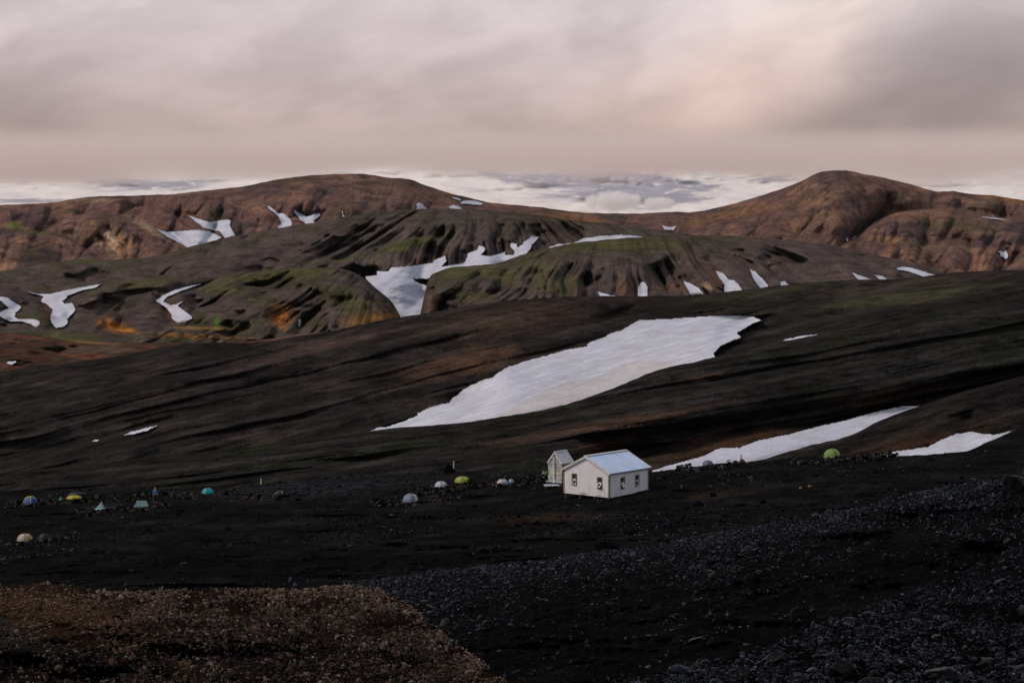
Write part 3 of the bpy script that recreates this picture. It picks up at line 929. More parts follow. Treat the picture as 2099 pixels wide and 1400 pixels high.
def snow(label, poly, sheets, step=2.0, smooth=6, margin=.004, tint=None, rag=1.0, bulge=0.0):
    p = np.array(poly, float)
    x0, y0 = p.min(0) - 3 * step
    x1, y1 = p.max(0) + 3 * step
    sy = step * .75
    xs, ys = np.arange(x0, x1, step), np.arange(y0, y1, sy)
    X, Y = np.meshgrid(xs, ys)
    jx, jy = .55 * rag * (3.0 * perlin(X / 9, Y / 9, 5) + 1.6 * perlin(X / 4, Y / 4, 8)), .55 * rag * (2.0 * perlin(X / 9, Y / 7, 6) + .9 * perlin(X / 3.5, Y / 3, 9))
    M = inside(X + jx, Y + jy, poly)
    d = np.full(X.shape, 1e9)
    for s in sheets:
        ok = (X > s.x0) & (X < s.x1) & (Y > s.top(X) - 1.0) & (Y < s.bot(X))
        ds = s.D(X, np.maximum(Y, s.top(X) + .2))
        d = np.where(ok, np.minimum(d, ds), d)
    bad = d > 1e8
    if bad.any():
        dm = blur(np.where(bad, 0, d), ~bad, 12)
        d = np.where(bad, np.where(dm > 1, dm, np.median(d[~bad])), d)
    Mg = M.copy()
    for _ in range(2):
        Mg = Mg | np.roll(Mg, 1, 0) | np.roll(Mg, -1, 0) | np.roll(Mg, 1, 1) | np.roll(Mg, -1, 1)
    dm = d.copy()
    for _ in range(smooth):
        p4 = np.pad(dm, 1, mode='edge')
        dm = np.minimum.reduce([dm, p4[:-2, 1:-1], p4[2:, 1:-1], p4[1:-1, :-2], p4[1:-1, 2:]])
    ds = blur(dm, np.ones_like(M), smooth * 6) * (1 - margin)
    ds = np.minimum(ds, d * (1 - .2 * margin))
    # thickness dies out towards the edge
    edge = M.astype(float)
    for _ in range(4):
        edge = (edge + np.roll(edge, 1, 0) + np.roll(edge, -1, 0) + np.roll(edge, 1, 1) + np.roll(edge, -1, 1)) / 5
    ds = ds - bulge * np.clip(edge * 2 - 1, 0, 1) + .0009 * d * fbm(X / 40, Y / 12, 9, 4) + .0002 * d * (1 - ridged((Y + .25 * X) / 11, X / 160, 10, 2))
    q = M[:-1, :-1] & M[1:, :-1] & M[:-1, 1:] & M[1:, 1:]
    if not q.any():
        return None
    idx = np.arange(X.size).reshape(X.shape)
    f = np.stack([idx[:-1, :-1][q], idx[1:, :-1][q], idx[1:, 1:][q], idx[:-1, 1:][q]], -1)
    used = np.unique(f)
    # rim: every outer edge of the top gets a wall that runs back into the ground
    qp = np.pad(q, 1)
    W = to_world(X, Y, ds).reshape(-1, 3)
    B = to_world(X, Y, d * (1 + 2.0 * margin)).reshape(-1, 3)
    rim = []
    for (dy, dx, a, b2) in ((-1, 0, (0, 1), (0, 0)), (1, 0, (1, 0), (1, 1)), (0, -1, (0, 0), (1, 0)), (0, 1, (1, 1), (0, 1))):
        out = q & ~qp[1 + dy:1 + dy + q.shape[0], 1 + dx:1 + dx + q.shape[1]]
        r, c = np.nonzero(out)
        rim.append(np.stack([idx[r + a[0], c + a[1]], idx[r + b2[0], c + b2[1]]], -1))
    rim = np.concatenate(rim)
    remap = np.full(X.size, -1)
    remap[used] = np.arange(len(used))
    ru = np.unique(rim)
    remap2 = np.full(X.size, -1)
    remap2[ru] = len(used) + np.arange(len(ru))
    fr = np.stack([remap[rim[:, 0]], remap[rim[:, 1]], remap2[rim[:, 1]], remap2[rim[:, 0]]], -1)
    faces = np.concatenate([remap[f], fr])
    V = np.concatenate([W[used], B[ru]])
    C = base_col(X, (.57, .595, .68))
    C = lerp(C, (.48, .47, .51), np.clip(.1 + .9 * fbm(X / 60, Y / 14, 15, 4), 0, 1) * .6)
    C = lerp(C, (.50, .44, .42), np.clip(1 - np.clip(edge * 2 - 1, 0, 1) * 2.5, 0, 1) * .18)
    if tint is not None:
        C = tint(X, Y, C)
    Cf = C.reshape(-1, 3)
    FLW = np.stack([X, Y + .3 * X], -1).reshape(-1, 2)
    o = mesh_obj('snow_patch', V, faces, M_snow, None, True, np.concatenate([Cf[used], Cf[ru]]), np.concatenate([FLW[used], FLW[ru]]))
    tag(o, label, 'snow patch', 'snow patches on the hills')
    return o


DIRTY = [(1016, 860), (1016, 853), (1050, 836), (1081, 821), (1119, 800), (1169, 783), (1226, 771), (1272, 752), (1317, 739), (1375, 745), (1400, 760), (1300, 800), (1150, 850)]


def big_tint(x, y, c):
    m = inside(x, y, DIRTY).astype(float)
    m = blur(m, np.ones_like(m, bool), 2)
    c = lerp(c, (.56, .52, .505), m * .7)
    l, _ = seg_dist(x, y, DIRTY[1:10])
    c = lerp(c, (.45, .41, .40), np.exp(-(l / 1.4) ** 2) * .5)
    s = np.clip(fbm(x / 90, (y + .3 * x) / 5, 21, 4) * 1.4 - .1, 0, 1)
    c = lerp(c, (.66, .70, .79), s * (1 - m))
    return lerp(c, (.47, .45, .47), np.clip(fbm(x / 130, (y + .3 * x) / 9, 22, 4) * 1.2, 0, 1) * .5)


snow('long broad snowfield in the ravine above the white hut',
     [(750, 886), (772, 875), (791, 874), (826, 863), (856, 850), (854, 846), (879, 834), (902, 828), (919, 825), (925, 815), (938, 808), (948, 798), (963, 790), (990, 777), (1009, 773), (1024, 760), (1043, 750),
      (1070, 741), (1119, 728), (1157, 717), (1201, 709), (1207, 701), (1241, 689), (1249, 682), (1275, 676), (1287, 667), (1310, 655), (1367, 653), (1424, 649), (1483, 646), (1543, 648), (1563, 656), (1540, 666),
      (1511, 683), (1523, 691), (1497, 701), (1477, 710), (1465, 723), (1465, 733), (1462, 745), (1424, 755), (1367, 768), (1272, 805), (1207, 828), (1157, 844), (1100, 856), (1016, 870), (944, 880), (871, 884), (814, 887)],
     [hill], 2.2, 8, .0025, big_tint, .7, .4)
snow('narrow snowfield rising to the right behind the white hut',
     [(1330, 978), (1336, 964), (1370, 953), (1400, 945), (1443, 933), (1473, 918), (1516, 916), (1556, 901), (1613, 890), (1640, 883), (1686, 871), (1733, 861), (1766, 851), (1806, 841), (1850, 832), (1884, 831),
      (1886, 840), (1833, 862), (1793, 878), (1750, 900), (1716, 911), (1666, 922), (1613, 938), (1560, 955), (1500, 965), (1400, 975)], [slope], 2.0, 8, .004, None, .6, .3)
snow('snow bank right of the green dome tent',
     [(1803, 932), (1830, 925), (1900, 915), (1930, 900), (1960, 888), (1990, 884), (2010, 888), (2040, 890), (2084, 879), (2090, 888), (2020, 920), (1985, 940), (1900, 946), (1850, 946), (1810, 945)], [bank], 2.0, 8, .004, None, .8, .3)
snow('thin snow sliver on the dark slope right of the long snowfield', [(1592, 704), (1610, 695), (1640, 688), (1676, 684), (1673, 694), (1620, 708)], [hill], 1.6, 4)
snow('small lone snow streak low on the dark brown hillside', [(249, 893), (270, 884), (300, 876), (329, 870), (305, 882), (275, 890)], [hill], 1.4, 4)
snow('tiny snow fleck beside the small lone streak', [(186, 905), (192, 901), (204, 901), (200, 905)], [hill], 1.2, 2)
snow('small snow fleck among the low brown hummocks', [(10, 744), (16, 741), (35, 740), (34, 744), (22, 748)], [humm], 1.2, 2)
snow('winding snow river between the mossy lobes and the gullied hump',
     [(747, 566), (771, 564), (772, 555), (795, 556), (800, 548), (843, 545), (886, 538), (889, 533), (913, 523), (916, 536), (906, 546), (951, 539), (957, 526), (958, 519), (977, 512), (980, 502), (992, 505), (996, 512),
      (987, 522), (1002, 525), (1037, 516), (1035, 522), (1052, 522), (1054, 517), (1044, 505), (1047, 497), (1059, 500), (1061, 507), (1071, 500), (1073, 495), (1085, 488), (1088, 482), (1107, 486), (1090, 503),
      (1088, 512), (1066, 534), (1016, 551), (989, 554), (920, 560), (876, 572), (848, 572), (858, 580), (896, 590), (900, 600), (884, 612), (882, 630), (884, 664), (850, 664), (820, 656), (800, 636),
      (786, 606), (768, 590), (750, 574)], [longh], 1.6, 6, .002, None, .45, .0)
snow('slender snow strip along the crest of the gullied hump',
     [(1117, 510), (1143, 500), (1174, 498), (1195, 488), (1229, 483), (1280, 481), (1322, 485), (1310, 490), (1238, 497), (1176, 504), (1143, 509)], [longh], 1.6, 3, .0015)
snow('curved snow tongue at the outer end of the mossy lobes',
     [(-60, 600), (0, 607), (14, 609), (28, 618), (44, 628), (44, 632), (36, 639), (31, 643), (31, 648), (38, 653), (71, 654), (82, 658), (81, 666), (74, 672), (62, 665), (47, 660), (19, 659), (0, 650), (-60, 645), (-60, 640),
      (0, 639), (17, 631), (0, 617), (-60, 612)], [lobes], 1.6, 3, .001, None, .4, .0)
snow('forked snow tongue in a gully of the mossy lobes',
     [(52, 598), (60, 597), (79, 602), (102, 602), (114, 599), (155, 590), (186, 585), (210, 581), (198, 590), (167, 596), (136, 608), (140, 610), (129, 617), (133, 622), (148, 620), (156, 634), (150, 643), (138, 654),
      (140, 662), (131, 670), (114, 673), (105, 662), (101, 650), (107, 636), (98, 627), (82, 617), (88, 608)], [lobes], 1.6, 3, .001, None, .4, .0)
snow('hooked snow tongue above the orange patches',
     [(317, 617), (333, 605), (357, 594), (393, 584), (422, 580), (403, 586), (372, 597), (343, 609), (336, 618), (350, 624), (360, 623), (382, 613), (365, 627), (379, 637), (393, 648), (394, 653), (381, 661), (362, 661),
      (351, 654), (351, 646), (340, 631)], [lobes], 1.5, 3, .001, None, .35, .0)
snow('tiny snow remnant beside the orange knoll', [(610, 655), (615, 652), (618, 660), (616, 672), (611, 668)], [lobes], 1.2, 3)
for lab, pts in (('low snow wedge at the foot of the gullied hump', [(1223, 597), (1238, 601), (1265, 607), (1262, 612), (1230, 611)]),
                 ('upright rounded snow patch in a gully of the hump', [(1318, 577), (1324, 580), (1328, 587), (1327, 610), (1306, 610), (1308, 588), (1313, 579)]),
                 ('slanting snow strip beside a pale outcrop on the hump', [(1397, 573), (1414, 580), (1431, 589), (1447, 606), (1417, 608), (1407, 591)]),
                 ('largest slanting snow patch on the hump flank', [(1465, 553), (1483, 560), (1493, 572), (1507, 575), (1523, 594), (1520, 602), (1483, 602), (1484, 584), (1471, 567)]),
                 ('smooth slanting snow strip right of the largest hump patch', [(1535, 550), (1548, 556), (1565, 573), (1577, 588), (1560, 594), (1544, 573)]),
                 ('small round snow patch at the foot of the hump', [(1599, 577), (1608, 575), (1618, 583), (1612, 588), (1600, 588)]),
                 ('flat pointed snow patch at the hump end', [(1742, 556), (1760, 563), (1788, 573), (1782, 578), (1760, 576)]),
                 ('small flat snow patch between two wider ones at the hump end', [(1789, 562), (1808, 565), (1820, 572), (1805, 576)]),
                 ('long pointed snow sheet at the tail of the hump', [(1836, 549), (1851, 546), (1873, 550), (1920, 564), (1912, 569), (1890, 567), (1866, 558), (1838, 553)])):
    snow(lab, pts, [hump], 1.4, 2, .001, None, .5)
for lab, pts in (('Y-shaped snow patch on the brown hill, upper arm', [(380, 439), (400, 446), (430, 455), (467, 449), (473, 452), (472, 465), (484, 483), (460, 489), (450, 475), (417, 468), (400, 455)]),
                 ('wide flat snow patch below the Y-shaped one', [(315, 466), (342, 475), (400, 471), (430, 474), (456, 487), (420, 505), (383, 508), (360, 495), (343, 487)]),
                 ('crooked snow patch below the summit of the brown hill', [(546, 424), (550, 421), (564, 431), (571, 437), (583, 437), (595, 449), (599, 457), (596, 470), (570, 475), (567, 464), (576, 459), (571, 446)]),
                 ('V-shaped snow patch below the summit of the brown hill', [(600, 431), (607, 432), (629, 444), (640, 440), (655, 436), (658, 442), (643, 453), (648, 459), (630, 462), (614, 451)]),
                 ('tiny snow fleck in a notch beside the V-shaped patch', [(699, 432), (703, 433), (704, 440), (709, 446), (701, 445)]),
                 ('small triangular snow patch behind the long hump', [(853, 418), (859, 414), (877, 427), (868, 432), (853, 431)]),
                 ('low ragged snow patch behind the long hump', [(905, 422), (918, 424), (928, 419), (938, 422), (953, 429), (930, 430)]),
                 ('streaky pair of snow bands near the saddle, upper one', [(922, 403), (936, 405), (950, 410), (940, 411), (930, 408)]),
                 ('streaky snow band near the saddle, longer lower one', [(942, 414), (955, 410), (975, 411), (993, 418), (985, 421), (962, 419), (945, 418)]),
                 ('forked snow patch in the saddle between the brown hills', [(1351, 459), (1367, 465), (1387, 463), (1381, 473), (1362, 471)]),
                 ('narrow snow fleck in the gully below the pointed peak', [(1758, 479), (1755, 486), (1748, 492), (1747, 489), (1752, 483)]),
                 ('tiny lower snow fleck in the gully below the pointed peak', [(1733, 487), (1737, 486), (1741, 493), (1737, 497), (1733, 493)]),
                 ('lone snow patch on the right-hand brown bluff', [(2044, 516), (2050, 513), (2056, 516), (2062, 512), (2066, 519), (2067, 528), (2062, 533), (2055, 527), (2050, 526), (2050, 520)]),
                 ('thin snow line on the far right shoulder', [(2010, 443), (2040, 446), (2064, 450), (2064, 452), (2040, 450), (2012, 446)])):
    snow(lab, pts, [backh], 1.3, 2, .0012, None, .45)


# ------------------------------------------------------------------ the glacier far behind, and cloud lying at its foot
GT = [(-420, 332), (0, 330), (460, 328), (860, 326), (1050, 316), (1260, 312), (1480, 322), (1800, 328), (2420, 332)]


def ice_relief(x, y):
    return 220 * fbm(x / 220, y / 40, 201, 4, .5) + 160 * (1 - ridged(x / 60, y / 40, 202, 3)) * soft(x, y, 1290, 365, 190, 26, 0, 203)


glac = Sheet('glacier', -420, 2420, smooth_pl(GT, 10), pl([(-420, 470), (2420, 470)]), pl([(0, 27500), (1, 27500)]), pl([(0, 24500), (1, 24500)]), ice_relief, .3, None, 0.0, 23)


def c_ice(x, y):
    c = base_col(x, (.93, .89, .84))
    rk = np.zeros_like(x)
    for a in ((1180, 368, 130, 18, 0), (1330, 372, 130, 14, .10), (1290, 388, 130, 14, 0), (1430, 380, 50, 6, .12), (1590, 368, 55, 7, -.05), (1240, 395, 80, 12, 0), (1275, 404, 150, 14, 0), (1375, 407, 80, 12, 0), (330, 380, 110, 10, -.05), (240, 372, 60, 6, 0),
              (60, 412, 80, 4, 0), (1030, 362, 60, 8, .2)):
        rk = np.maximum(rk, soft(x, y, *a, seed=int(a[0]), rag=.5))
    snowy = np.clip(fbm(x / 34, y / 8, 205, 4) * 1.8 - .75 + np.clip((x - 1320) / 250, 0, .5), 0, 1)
    c = lerp(c, (.36, .365, .43), np.clip(rk * 1.8, 0, 1) * (1 - snowy))  # rock kept pale blue-grey: distant haze painted into its colour
    return lerp(c, (.62, .66, .72), np.clip(fbm((x + 2 * y) / 120, (y - .12 * x) / 7, 206, 4), 0, 1) * .6)


M_ice = terrain_mat('glacier_ice', .002, .10, .2, .9, .05, 10, 0, 4, .06, 90., 8.)
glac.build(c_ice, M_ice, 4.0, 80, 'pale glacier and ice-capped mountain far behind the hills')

M_cloud = plain_mat('cloud_vapour', (.93, .92, .91), 1.0, 0.0, .03, .002)


def ico(sub):
    t = (1 + 5 ** .5) / 2
    v = [(-1, t, 0), (1, t, 0), (-1, -t, 0), (1, -t, 0), (0, -1, t), (0, 1, t), (0, -1, -t), (0, 1, -t), (t, 0, -1), (t, 0, 1), (-t, 0, -1), (-t, 0, 1)]
    f = [(0, 11, 5), (0, 5, 1), (0, 1, 7), (0, 7, 10), (0, 10, 11), (1, 5, 9), (5, 11, 4), (11, 10, 2), (10, 7, 6), (7, 1, 8), (3, 9, 4), (3, 4, 2), (3, 2, 6), (3, 6, 8), (3, 8, 9), (4, 9, 5), (2, 4, 11), (6, 2, 10),
         (8, 6, 7), (9, 8, 1)]
    v = [np.array(q) / np.linalg.norm(q) for q in v]
    for _ in range(sub):
        mid, nf = {}, []

        def m(a, b):
            k = (min(a, b), max(a, b))
            if k not in mid:
                q = v[a] + v[b]
                v.append(q / np.linalg.norm(q))
                mid[k] = len(v) - 1
            return mid[k]
        for a, b, c in f:
            ab, bc, ca = m(a, b), m(b, c), m(c, a)
            nf += [(a, ab, ca), (b, bc, ab), (c, ca, bc), (ab, bc, ca)]
        f = nf
    return np.array(v), np.array(f)


def cloud(label, cx, cy, w, h, seed):
    """a heap of vapour: a few swellings, softened by noise"""
    d = 22600.0
    k = d / F
    rng = np.random.default_rng(seed)
    m = bpy.data.materials.new('cloud_vapour')
    m.use_nodes = True
    T = NT(m.node_tree)
    tc = T.n('ShaderNodeTexCoord')
    P = tc.outputs['Object']
    n = T.noise(P, 2.2 / (h * k), 5.0, .55)
    best = None
    for i in range(5):
        a = -.8 + .4 * i + rng.uniform(-.1, .1)
        r = h * k * (.50 + .35 * math.exp(-(a * 1.6) ** 2) + rng.uniform(-.06, .06))
        vm = T.n('ShaderNodeVectorMath', operation='DISTANCE')
        T.set(vm.inputs[0], P)
        vm.inputs[1].default_value = (a * w * k * .42, rng.uniform(-.2, .2) * h * k, -h * k * .1 + r * .2)
        q = T.math('SUBTRACT', 1.0, T.math('DIVIDE', vm.outputs['Value'], r))
        best = q if best is None else T.math('MAXIMUM', best, q)
    f = T.math('ADD', best, T.math('MULTIPLY', T.math('SUBTRACT', n, .5), .9))
    v = T.n('ShaderNodeVolumePrincipled')
    v.inputs['Color'].default_value = (.99, .98, .97, 1)
    T.set(v.inputs['Density'], T.math('MULTIPLY', T.mapr(f, .02, .5), .02))
    o = T.n('ShaderNodeOutputMaterial')
    T.set(o.inputs['Volume'], v.outputs[0])
    W, H = w * k * .8, h * k * 1.3
    me = bpy.data.meshes.new('cloud')
    me.from_pydata([(x, y, z) for z in (-H, H) for y in (-H, H) for x in (-W, W)], [], [(0, 2, 3, 1), (4, 5, 7, 6), (0, 1, 5, 4), (2, 6, 7, 3), (0, 4, 6, 2), (1, 3, 7, 5)])
    me.materials.append(m)
    ob = bpy.data.objects.new('cloud', me)
    COL.objects.link(ob)
    ob.location = ((cx - CX) * k, d, -(cy - HY) * k)
    tag(ob, label, 'cloud', 'low clouds in front of the glacier')


def stratus():
    m = bpy.data.materials.new('stratus_vapour')
    m.use_nodes = True
    T = NT(m.node_tree)
    tc = T.n('ShaderNodeTexCoord')
    sep = T.n('ShaderNodeSeparateXYZ')
    T.set(sep.inputs[0], tc.outputs['Object'])
    n = T.noise(T.comb(T.math('MULTIPLY', sep.outputs[0], .00045), T.math('MULTIPLY', sep.outputs[1], .0006), T.math('MULTIPLY', sep.outputs[2], .0022)), 1.0, 4.0, .55)
    h = T.math('ADD', sep.outputs[2], T.math('MULTIPLY', T.math('SUBTRACT', n, .5), 700.0))
    den = T.math('MULTIPLY', T.math('MAXIMUM', T.mapr(h, 270.0, 600.0), .02), T.mapr(sep.outputs[2], 980.0, 480.0))
    v = T.n('ShaderNodeVolumePrincipled')
    v.inputs['Color'].default_value = (.955, .865, .83, 1)
    T.set(v.inputs['Density'], T.math('MULTIPLY', den, .0035))
    o = T.n('ShaderNodeOutputMaterial')
    T.set(o.inputs['Volume'], v.outputs[0])
    b = bpy.data.meshes.new('cloud')
    mb = ([(x, y, z) for z in (-260, 1000) for y in (23000, 24200) for x in (-9000, 9000)], [(0, 2, 3, 1), (4, 5, 7, 6), (0, 1, 5, 4), (2, 6, 7, 3), (0, 4, 6, 2), (1, 3, 7, 5)])
    b.from_pydata(mb[0], [], mb[1])
    b.materials.append(m)
    ob = bpy.data.objects.new('cloud', b)
    COL.objects.link(ob)
    tag(ob, 'low stratus cloud hanging over the top of the glacier', 'cloud')


stratus()
cloud('larger white cloud puff lying before the glacier', 1258, 414, 120, 34, 3)
cloud('smaller white cloud puff lying before the glacier', 1350, 418, 66, 22, 4)

# ------------------------------------------------------------------ stones
SH0 = []
for i in range(10):
    v, f = ico(0)
    r = np.random.default_rng(50 + i)
    v = v * r.uniform(.62, 1.12, (len(v), 1)) * np.array([r.uniform(.9, 1.9), r.uniform(.5, 1.0), r.uniform(.3, .75)])
    SH0.append((v, f))
SH1 = []
for i in range(10):
    v, f = ico(1)
    r = np.random.default_rng(80 + i)
    for _ in range(9):                           # knock facets off
        n = r.normal(size=3)
        n /= np.linalg.norm(n)
        h = r.uniform(.45, .8)
        e = np.clip(v @ n - h, 0, None)
        v = v - e[:, None] * n
    SH1.append((v * np.array([r.uniform(1.0, 1.6), r.uniform(.75, 1.1), r.uniform(.5, .85)]), f))


def rot_mats(n, tilt, rng):
    a, b, c = rng.uniform(0, 2 * math.pi, n), rng.normal(0, tilt, n), rng.normal(0, tilt, n)
    ca, sa, cb, sb, cc, sc = np.cos(a), np.sin(a), np.cos(b), np.sin(b), np.cos(c), np.sin(c)
    z, o = np.zeros(n), np.ones(n)
    Rz = np.array([[ca, -sa, z], [sa, ca, z], [z, z, o]]).transpose(2, 0, 1)
    Rx = np.array([[o, z, z], [z, cb, -sb], [z, sb, cb]]).transpose(2, 0, 1)
    Ry = np.array([[cc, z, sc], [z, o, z], [-sc, z, cc]]).transpose(2, 0, 1)
    return Rz @ Rx @ Ry


def stones(name, pos, size, cols, mat, parent=None, tilt=.5, shapes=SH0, seed=1):
    rng = np.random.default_rng(seed)
    n = len(pos)
    R = rot_mats(n, tilt, rng)
    which = rng.integers(0, len(shapes), n)
    V, Fc, C, k = [], [], [], 0
    for s, (v, f) in enumerate(shapes):
        m = np.nonzero(which == s)[0]
        if not len(m):
            continue
        w = np.einsum('nij,vj->nvi', R[m], v) * size[m][:, None, None] * .5 + pos[m][:, None, :]
        V.append(w.reshape(-1, 3))
        Fc.append((f[None] + (np.arange(len(m)) * len(v))[:, None, None] + k).reshape(-1, 3))
        C.append(np.repeat(cols[m], len(v), 0))
        k += len(m) * len(v)
    o = mesh_obj(name, np.concatenate(V), np.concatenate(Fc), mat, parent, False, np.concatenate(C))
    o['kind'] = 'stuff'
    return o


def stone_mat(name, rough, spec, scale):
    m, T, b = new_mat(name)
    at = T.n('ShaderNodeAttribute', attribute_name='Col')
    tc = T.n('ShaderNodeTexCoord')
    n = T.noise(tc.outputs['Object'], scale, 5.0, .65)
    f = T.mapr(n, .3, .7, .6, 1.4)
    T.set(b.inputs['Base Color'], T.mix(1.0, at.outputs['Color'], T.comb(f, f, f), 'MULTIPLY'))
    T.set(b.inputs['Roughness'], T.mapr(n, .3, .7, rough - .12, rough + .12))
    b.inputs['Specular IOR Level'].default_value = spec
    b.inputs['Specular Tint'].default_value = (.62, .80, 1.0, 1) if spec > .03 else (1, 1, 1, 1)
    return m


def stone_mat_random(name, ramp, rough, spec, scale):
    m, T, b = new_mat(name)
    oi = T.n('ShaderNodeObjectInfo')
    tc = T.n('ShaderNodeTexCoord')
    n = T.noise(tc.outputs['Object'], scale, 5.0, .65)
    f = T.mapr(n, .3, .7, .55, 1.45)
    T.set(b.inputs['Base Color'], T.mix(1.0, T.ramp(oi.outputs['Random'], ramp, 'CONSTANT'), T.comb(f, f, f), 'MULTIPLY'))
    b.inputs['Roughness'].default_value = rough
    b.inputs['Specular IOR Level'].default_value = spec
    bp = T.n('ShaderNodeBump')
    bp.inputs['Strength'].default_value = .6
    bp.inputs['Distance'].default_value = .08
    T.set(bp.inputs['Height'], n)
    T.set(b.inputs['Normal'], bp.outputs[0])
    return m


WARM = [(.012, .009, .0075), (.022, .014, .012), (.040, .028, .022), (.075, .058, .052), (.017, .014, .013), (.008, .0075, .007), (.055, .031, .022), (.125, .102, .094), (.028, .019, .018), (.034, .028, .020), (.010, .0085, .008), (.014, .0125, .0115)]
COOL = [(.0028, .0034, .0045), (.004, .005, .007), (.002, .0022, .003), (.008, .0105, .0145), (.0035, .004, .005), (.016, .018, .022), (.010, .0085, .0075), (.005, .009, .015), (.0025, .0028, .0035), (.028, .032, .040), (.003, .0035, .0045), (.0045, .005, .006), (.002, .0024, .0032), (.003, .0034, .004), (.0022, .0024, .003), (.0035, .0045, .0065), (.0026, .003, .0036), (.0032, .0034, .0036)]


def ramp_of(cols):
    return [(i / len(cols), c) for i, c in enumerate(cols)]


M_st_warm = stone_mat('brown_gravel_stone', .95, .0, 9.0)
M_st_cool = stone_mat('obsidian_chip', .28, .05, 7.0)
M_st_camp = stone_mat('basalt_block', .9, .02, 3.0)
M_sr_warm = stone_mat_random('brown_stone', ramp_of(WARM), .95, .0, 3.0)
M_sr_cool = stone_mat_random('obsidian_stone', ramp_of(COOL), .34, .07, 3.0)
M_sr_camp = stone_mat_random('basalt_stone', ramp_of(COOL), .9, .02, 3.0)


def scree(n, rng, k):
    c = pick(COOL, n, rng, .4) * k * np.array((.9, 1.05, 1.3))
    g = rng.uniform(0, 1, n)
    c[g > .94] = np.array((.045, .052, .064)) * rng.uniform(.6, 1.5, ((g > .94).sum(), 1))  # sparse pale blue-grey stones: glints painted in as stone colour
    return c


def pick(cols, n, rng, j=.25):
    c = np.array(cols)[rng.integers(0, len(cols), n)]
    return c * rng.uniform(1 - j, 1 + j, (n, 1))


def scatter(sheet, n, x0, x1, y0, y1, dens, rng, below=4.0):
    X, Y = [], []
    got = 0
    while got < n:
        x, y = rng.uniform(x0, x1, n * 2), rng.uniform(y0, y1, n * 2)
        ok = (y > sheet.top(x) + below * 0) & (y < sheet.bot(x)) & (rng.uniform(0, 1, n * 2) < dens(x, y))
        X.append(x[ok])
        Y.append(y[ok])
        got += ok.sum()
    x, y = np.concatenate(X)[:n], np.concatenate(Y)[:n]
    return x, y, sheet.D(x, y)


def stone_objects(sheet, x, y, d, size, mat, shapes, seed, sink=.25):
    """single stones that can be told apart: an object each, part of the ground they lie in"""
    rng = np.random.default_rng(seed)
    mes = []
    for v, f in shapes:
        me = bpy.data.meshes.new('stone')
        me.from_pydata([tuple(q * .5) for q in v], [], [tuple(int(a) for a in t) for t in f])
        me.materials.append(mat)
        mes.append(me)
    P = to_world(x, y, d)
    for i in range(len(x)):
        o = bpy.data.objects.new('stone', mes[int(rng.integers(len(mes)))])
        COL.objects.link(o)
        o.parent = sheet.obj
        s = float(size[i])
        o.location = P[i] + np.array([0, 0, s * (.3 - sink)])
        o.rotation_euler = (rng.normal(0, .45), rng.normal(0, .45), rng.uniform(0, 6.28))
        o.scale = (s, s, s)


# gravel mound
rng = np.random.default_rng(21)


def dens_mound(x, y):
    g = np.clip(.55 + .8 * fbm(x / 90, y / 35, 301, 4), .08, 1)
    return g * (1 - .75 * soft(x, y, 450, 1345, 340, 22, .05, 6)) * (1 - .6 * soft(x, y, 60, 1380, 360, 45, .1, 7)) * np.clip(.35 + (x + 60) / 500, .3, 1)


x, y, d = scatter(mound, 32000, -150, 1110, 1190, 1480, dens_mound, rng)
small = np.clip(rng.lognormal(math.log(.029), .50, len(x)), .010, .11) * (1 - .35 * soft(x, y, 80, 1270, 260, 70, .2, 3))
W = to_world(x, y, d) + np.array([0, 0, .006])
co = pick(WARM, len(x), rng) * (.75 + .5 * np.clip(fbm(x / 120, y / 50, 303, 3) + .5, 0, 1))[:, None]
t = soft(x, y, 90, 1250, 220, 60, .2, 304)[:, None] * .7
co = co * (1 - t) + np.array((.125, .072, .042)) * rng.uniform(.2, 1.5, (len(x), 1)) * t
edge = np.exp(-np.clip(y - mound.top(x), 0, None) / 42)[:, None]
co = co * (1 - .5 * edge) + np.array((.23, .165, .125)) * rng.uniform(.5, 1.3, (len(x), 1)) * .5 * edge  # lit crest painted into the stone colours, paler and warmer towards the top
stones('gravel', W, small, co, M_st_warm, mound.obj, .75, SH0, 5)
x, y, d = scatter(mound, 290, -40, 1030, 1196, 1420, lambda a, b: dens_mound(a, b) * np.clip((a - 60) / 300, .1, 1), rng)
stone_objects(mound, x, y, d, rng.lognormal(math.log(.074), .28, len(x)), M_sr_warm, SH1, 6)

# rubble slope at the lower right
x, y, d = scatter(rub, 19000, 1100, 2400, 1080, 1480, lambda a, b: np.clip(.6 + .8 * fbm(a / 80, b / 40, 311, 4), .1, 1), rng)
W = to_world(x, y, d) + np.array([0, 0, .01])
stones('rubble', W, np.clip(rng.lognormal(math.log(.045), .5, len(x)), .015, .16), scree(len(x), rng, 1.0), M_st_cool, rub.obj, .8, SH0, 7)
x, y, d = scatter(rub, 230, 1200, 2150, 1100, 1440, lambda a, b: np.ones_like(a), rng)
stone_objects(rub, x, y, d, np.clip(rng.lognormal(math.log(.125), .38, len(x)), .08, .34), M_sr_cool, SH1, 8)

# dark ridge: rubble along the crest, thinning downhill


def dens_ridge(x, y):
    h = np.clip(y - ridge.top(x), 0, None)
    g = np.clip(.45 + 1.0 * fbm(x / 120, (y + .25 * x) / 28, 321, 4), .0, 1)
    return np.clip(np.exp(-h / (24 + 26 * np.clip(fbm(x / 200, 1.5, 322, 2) + .5, 0, 1))) * (.45 + .8 * g) + .035 * g, 0, 1)


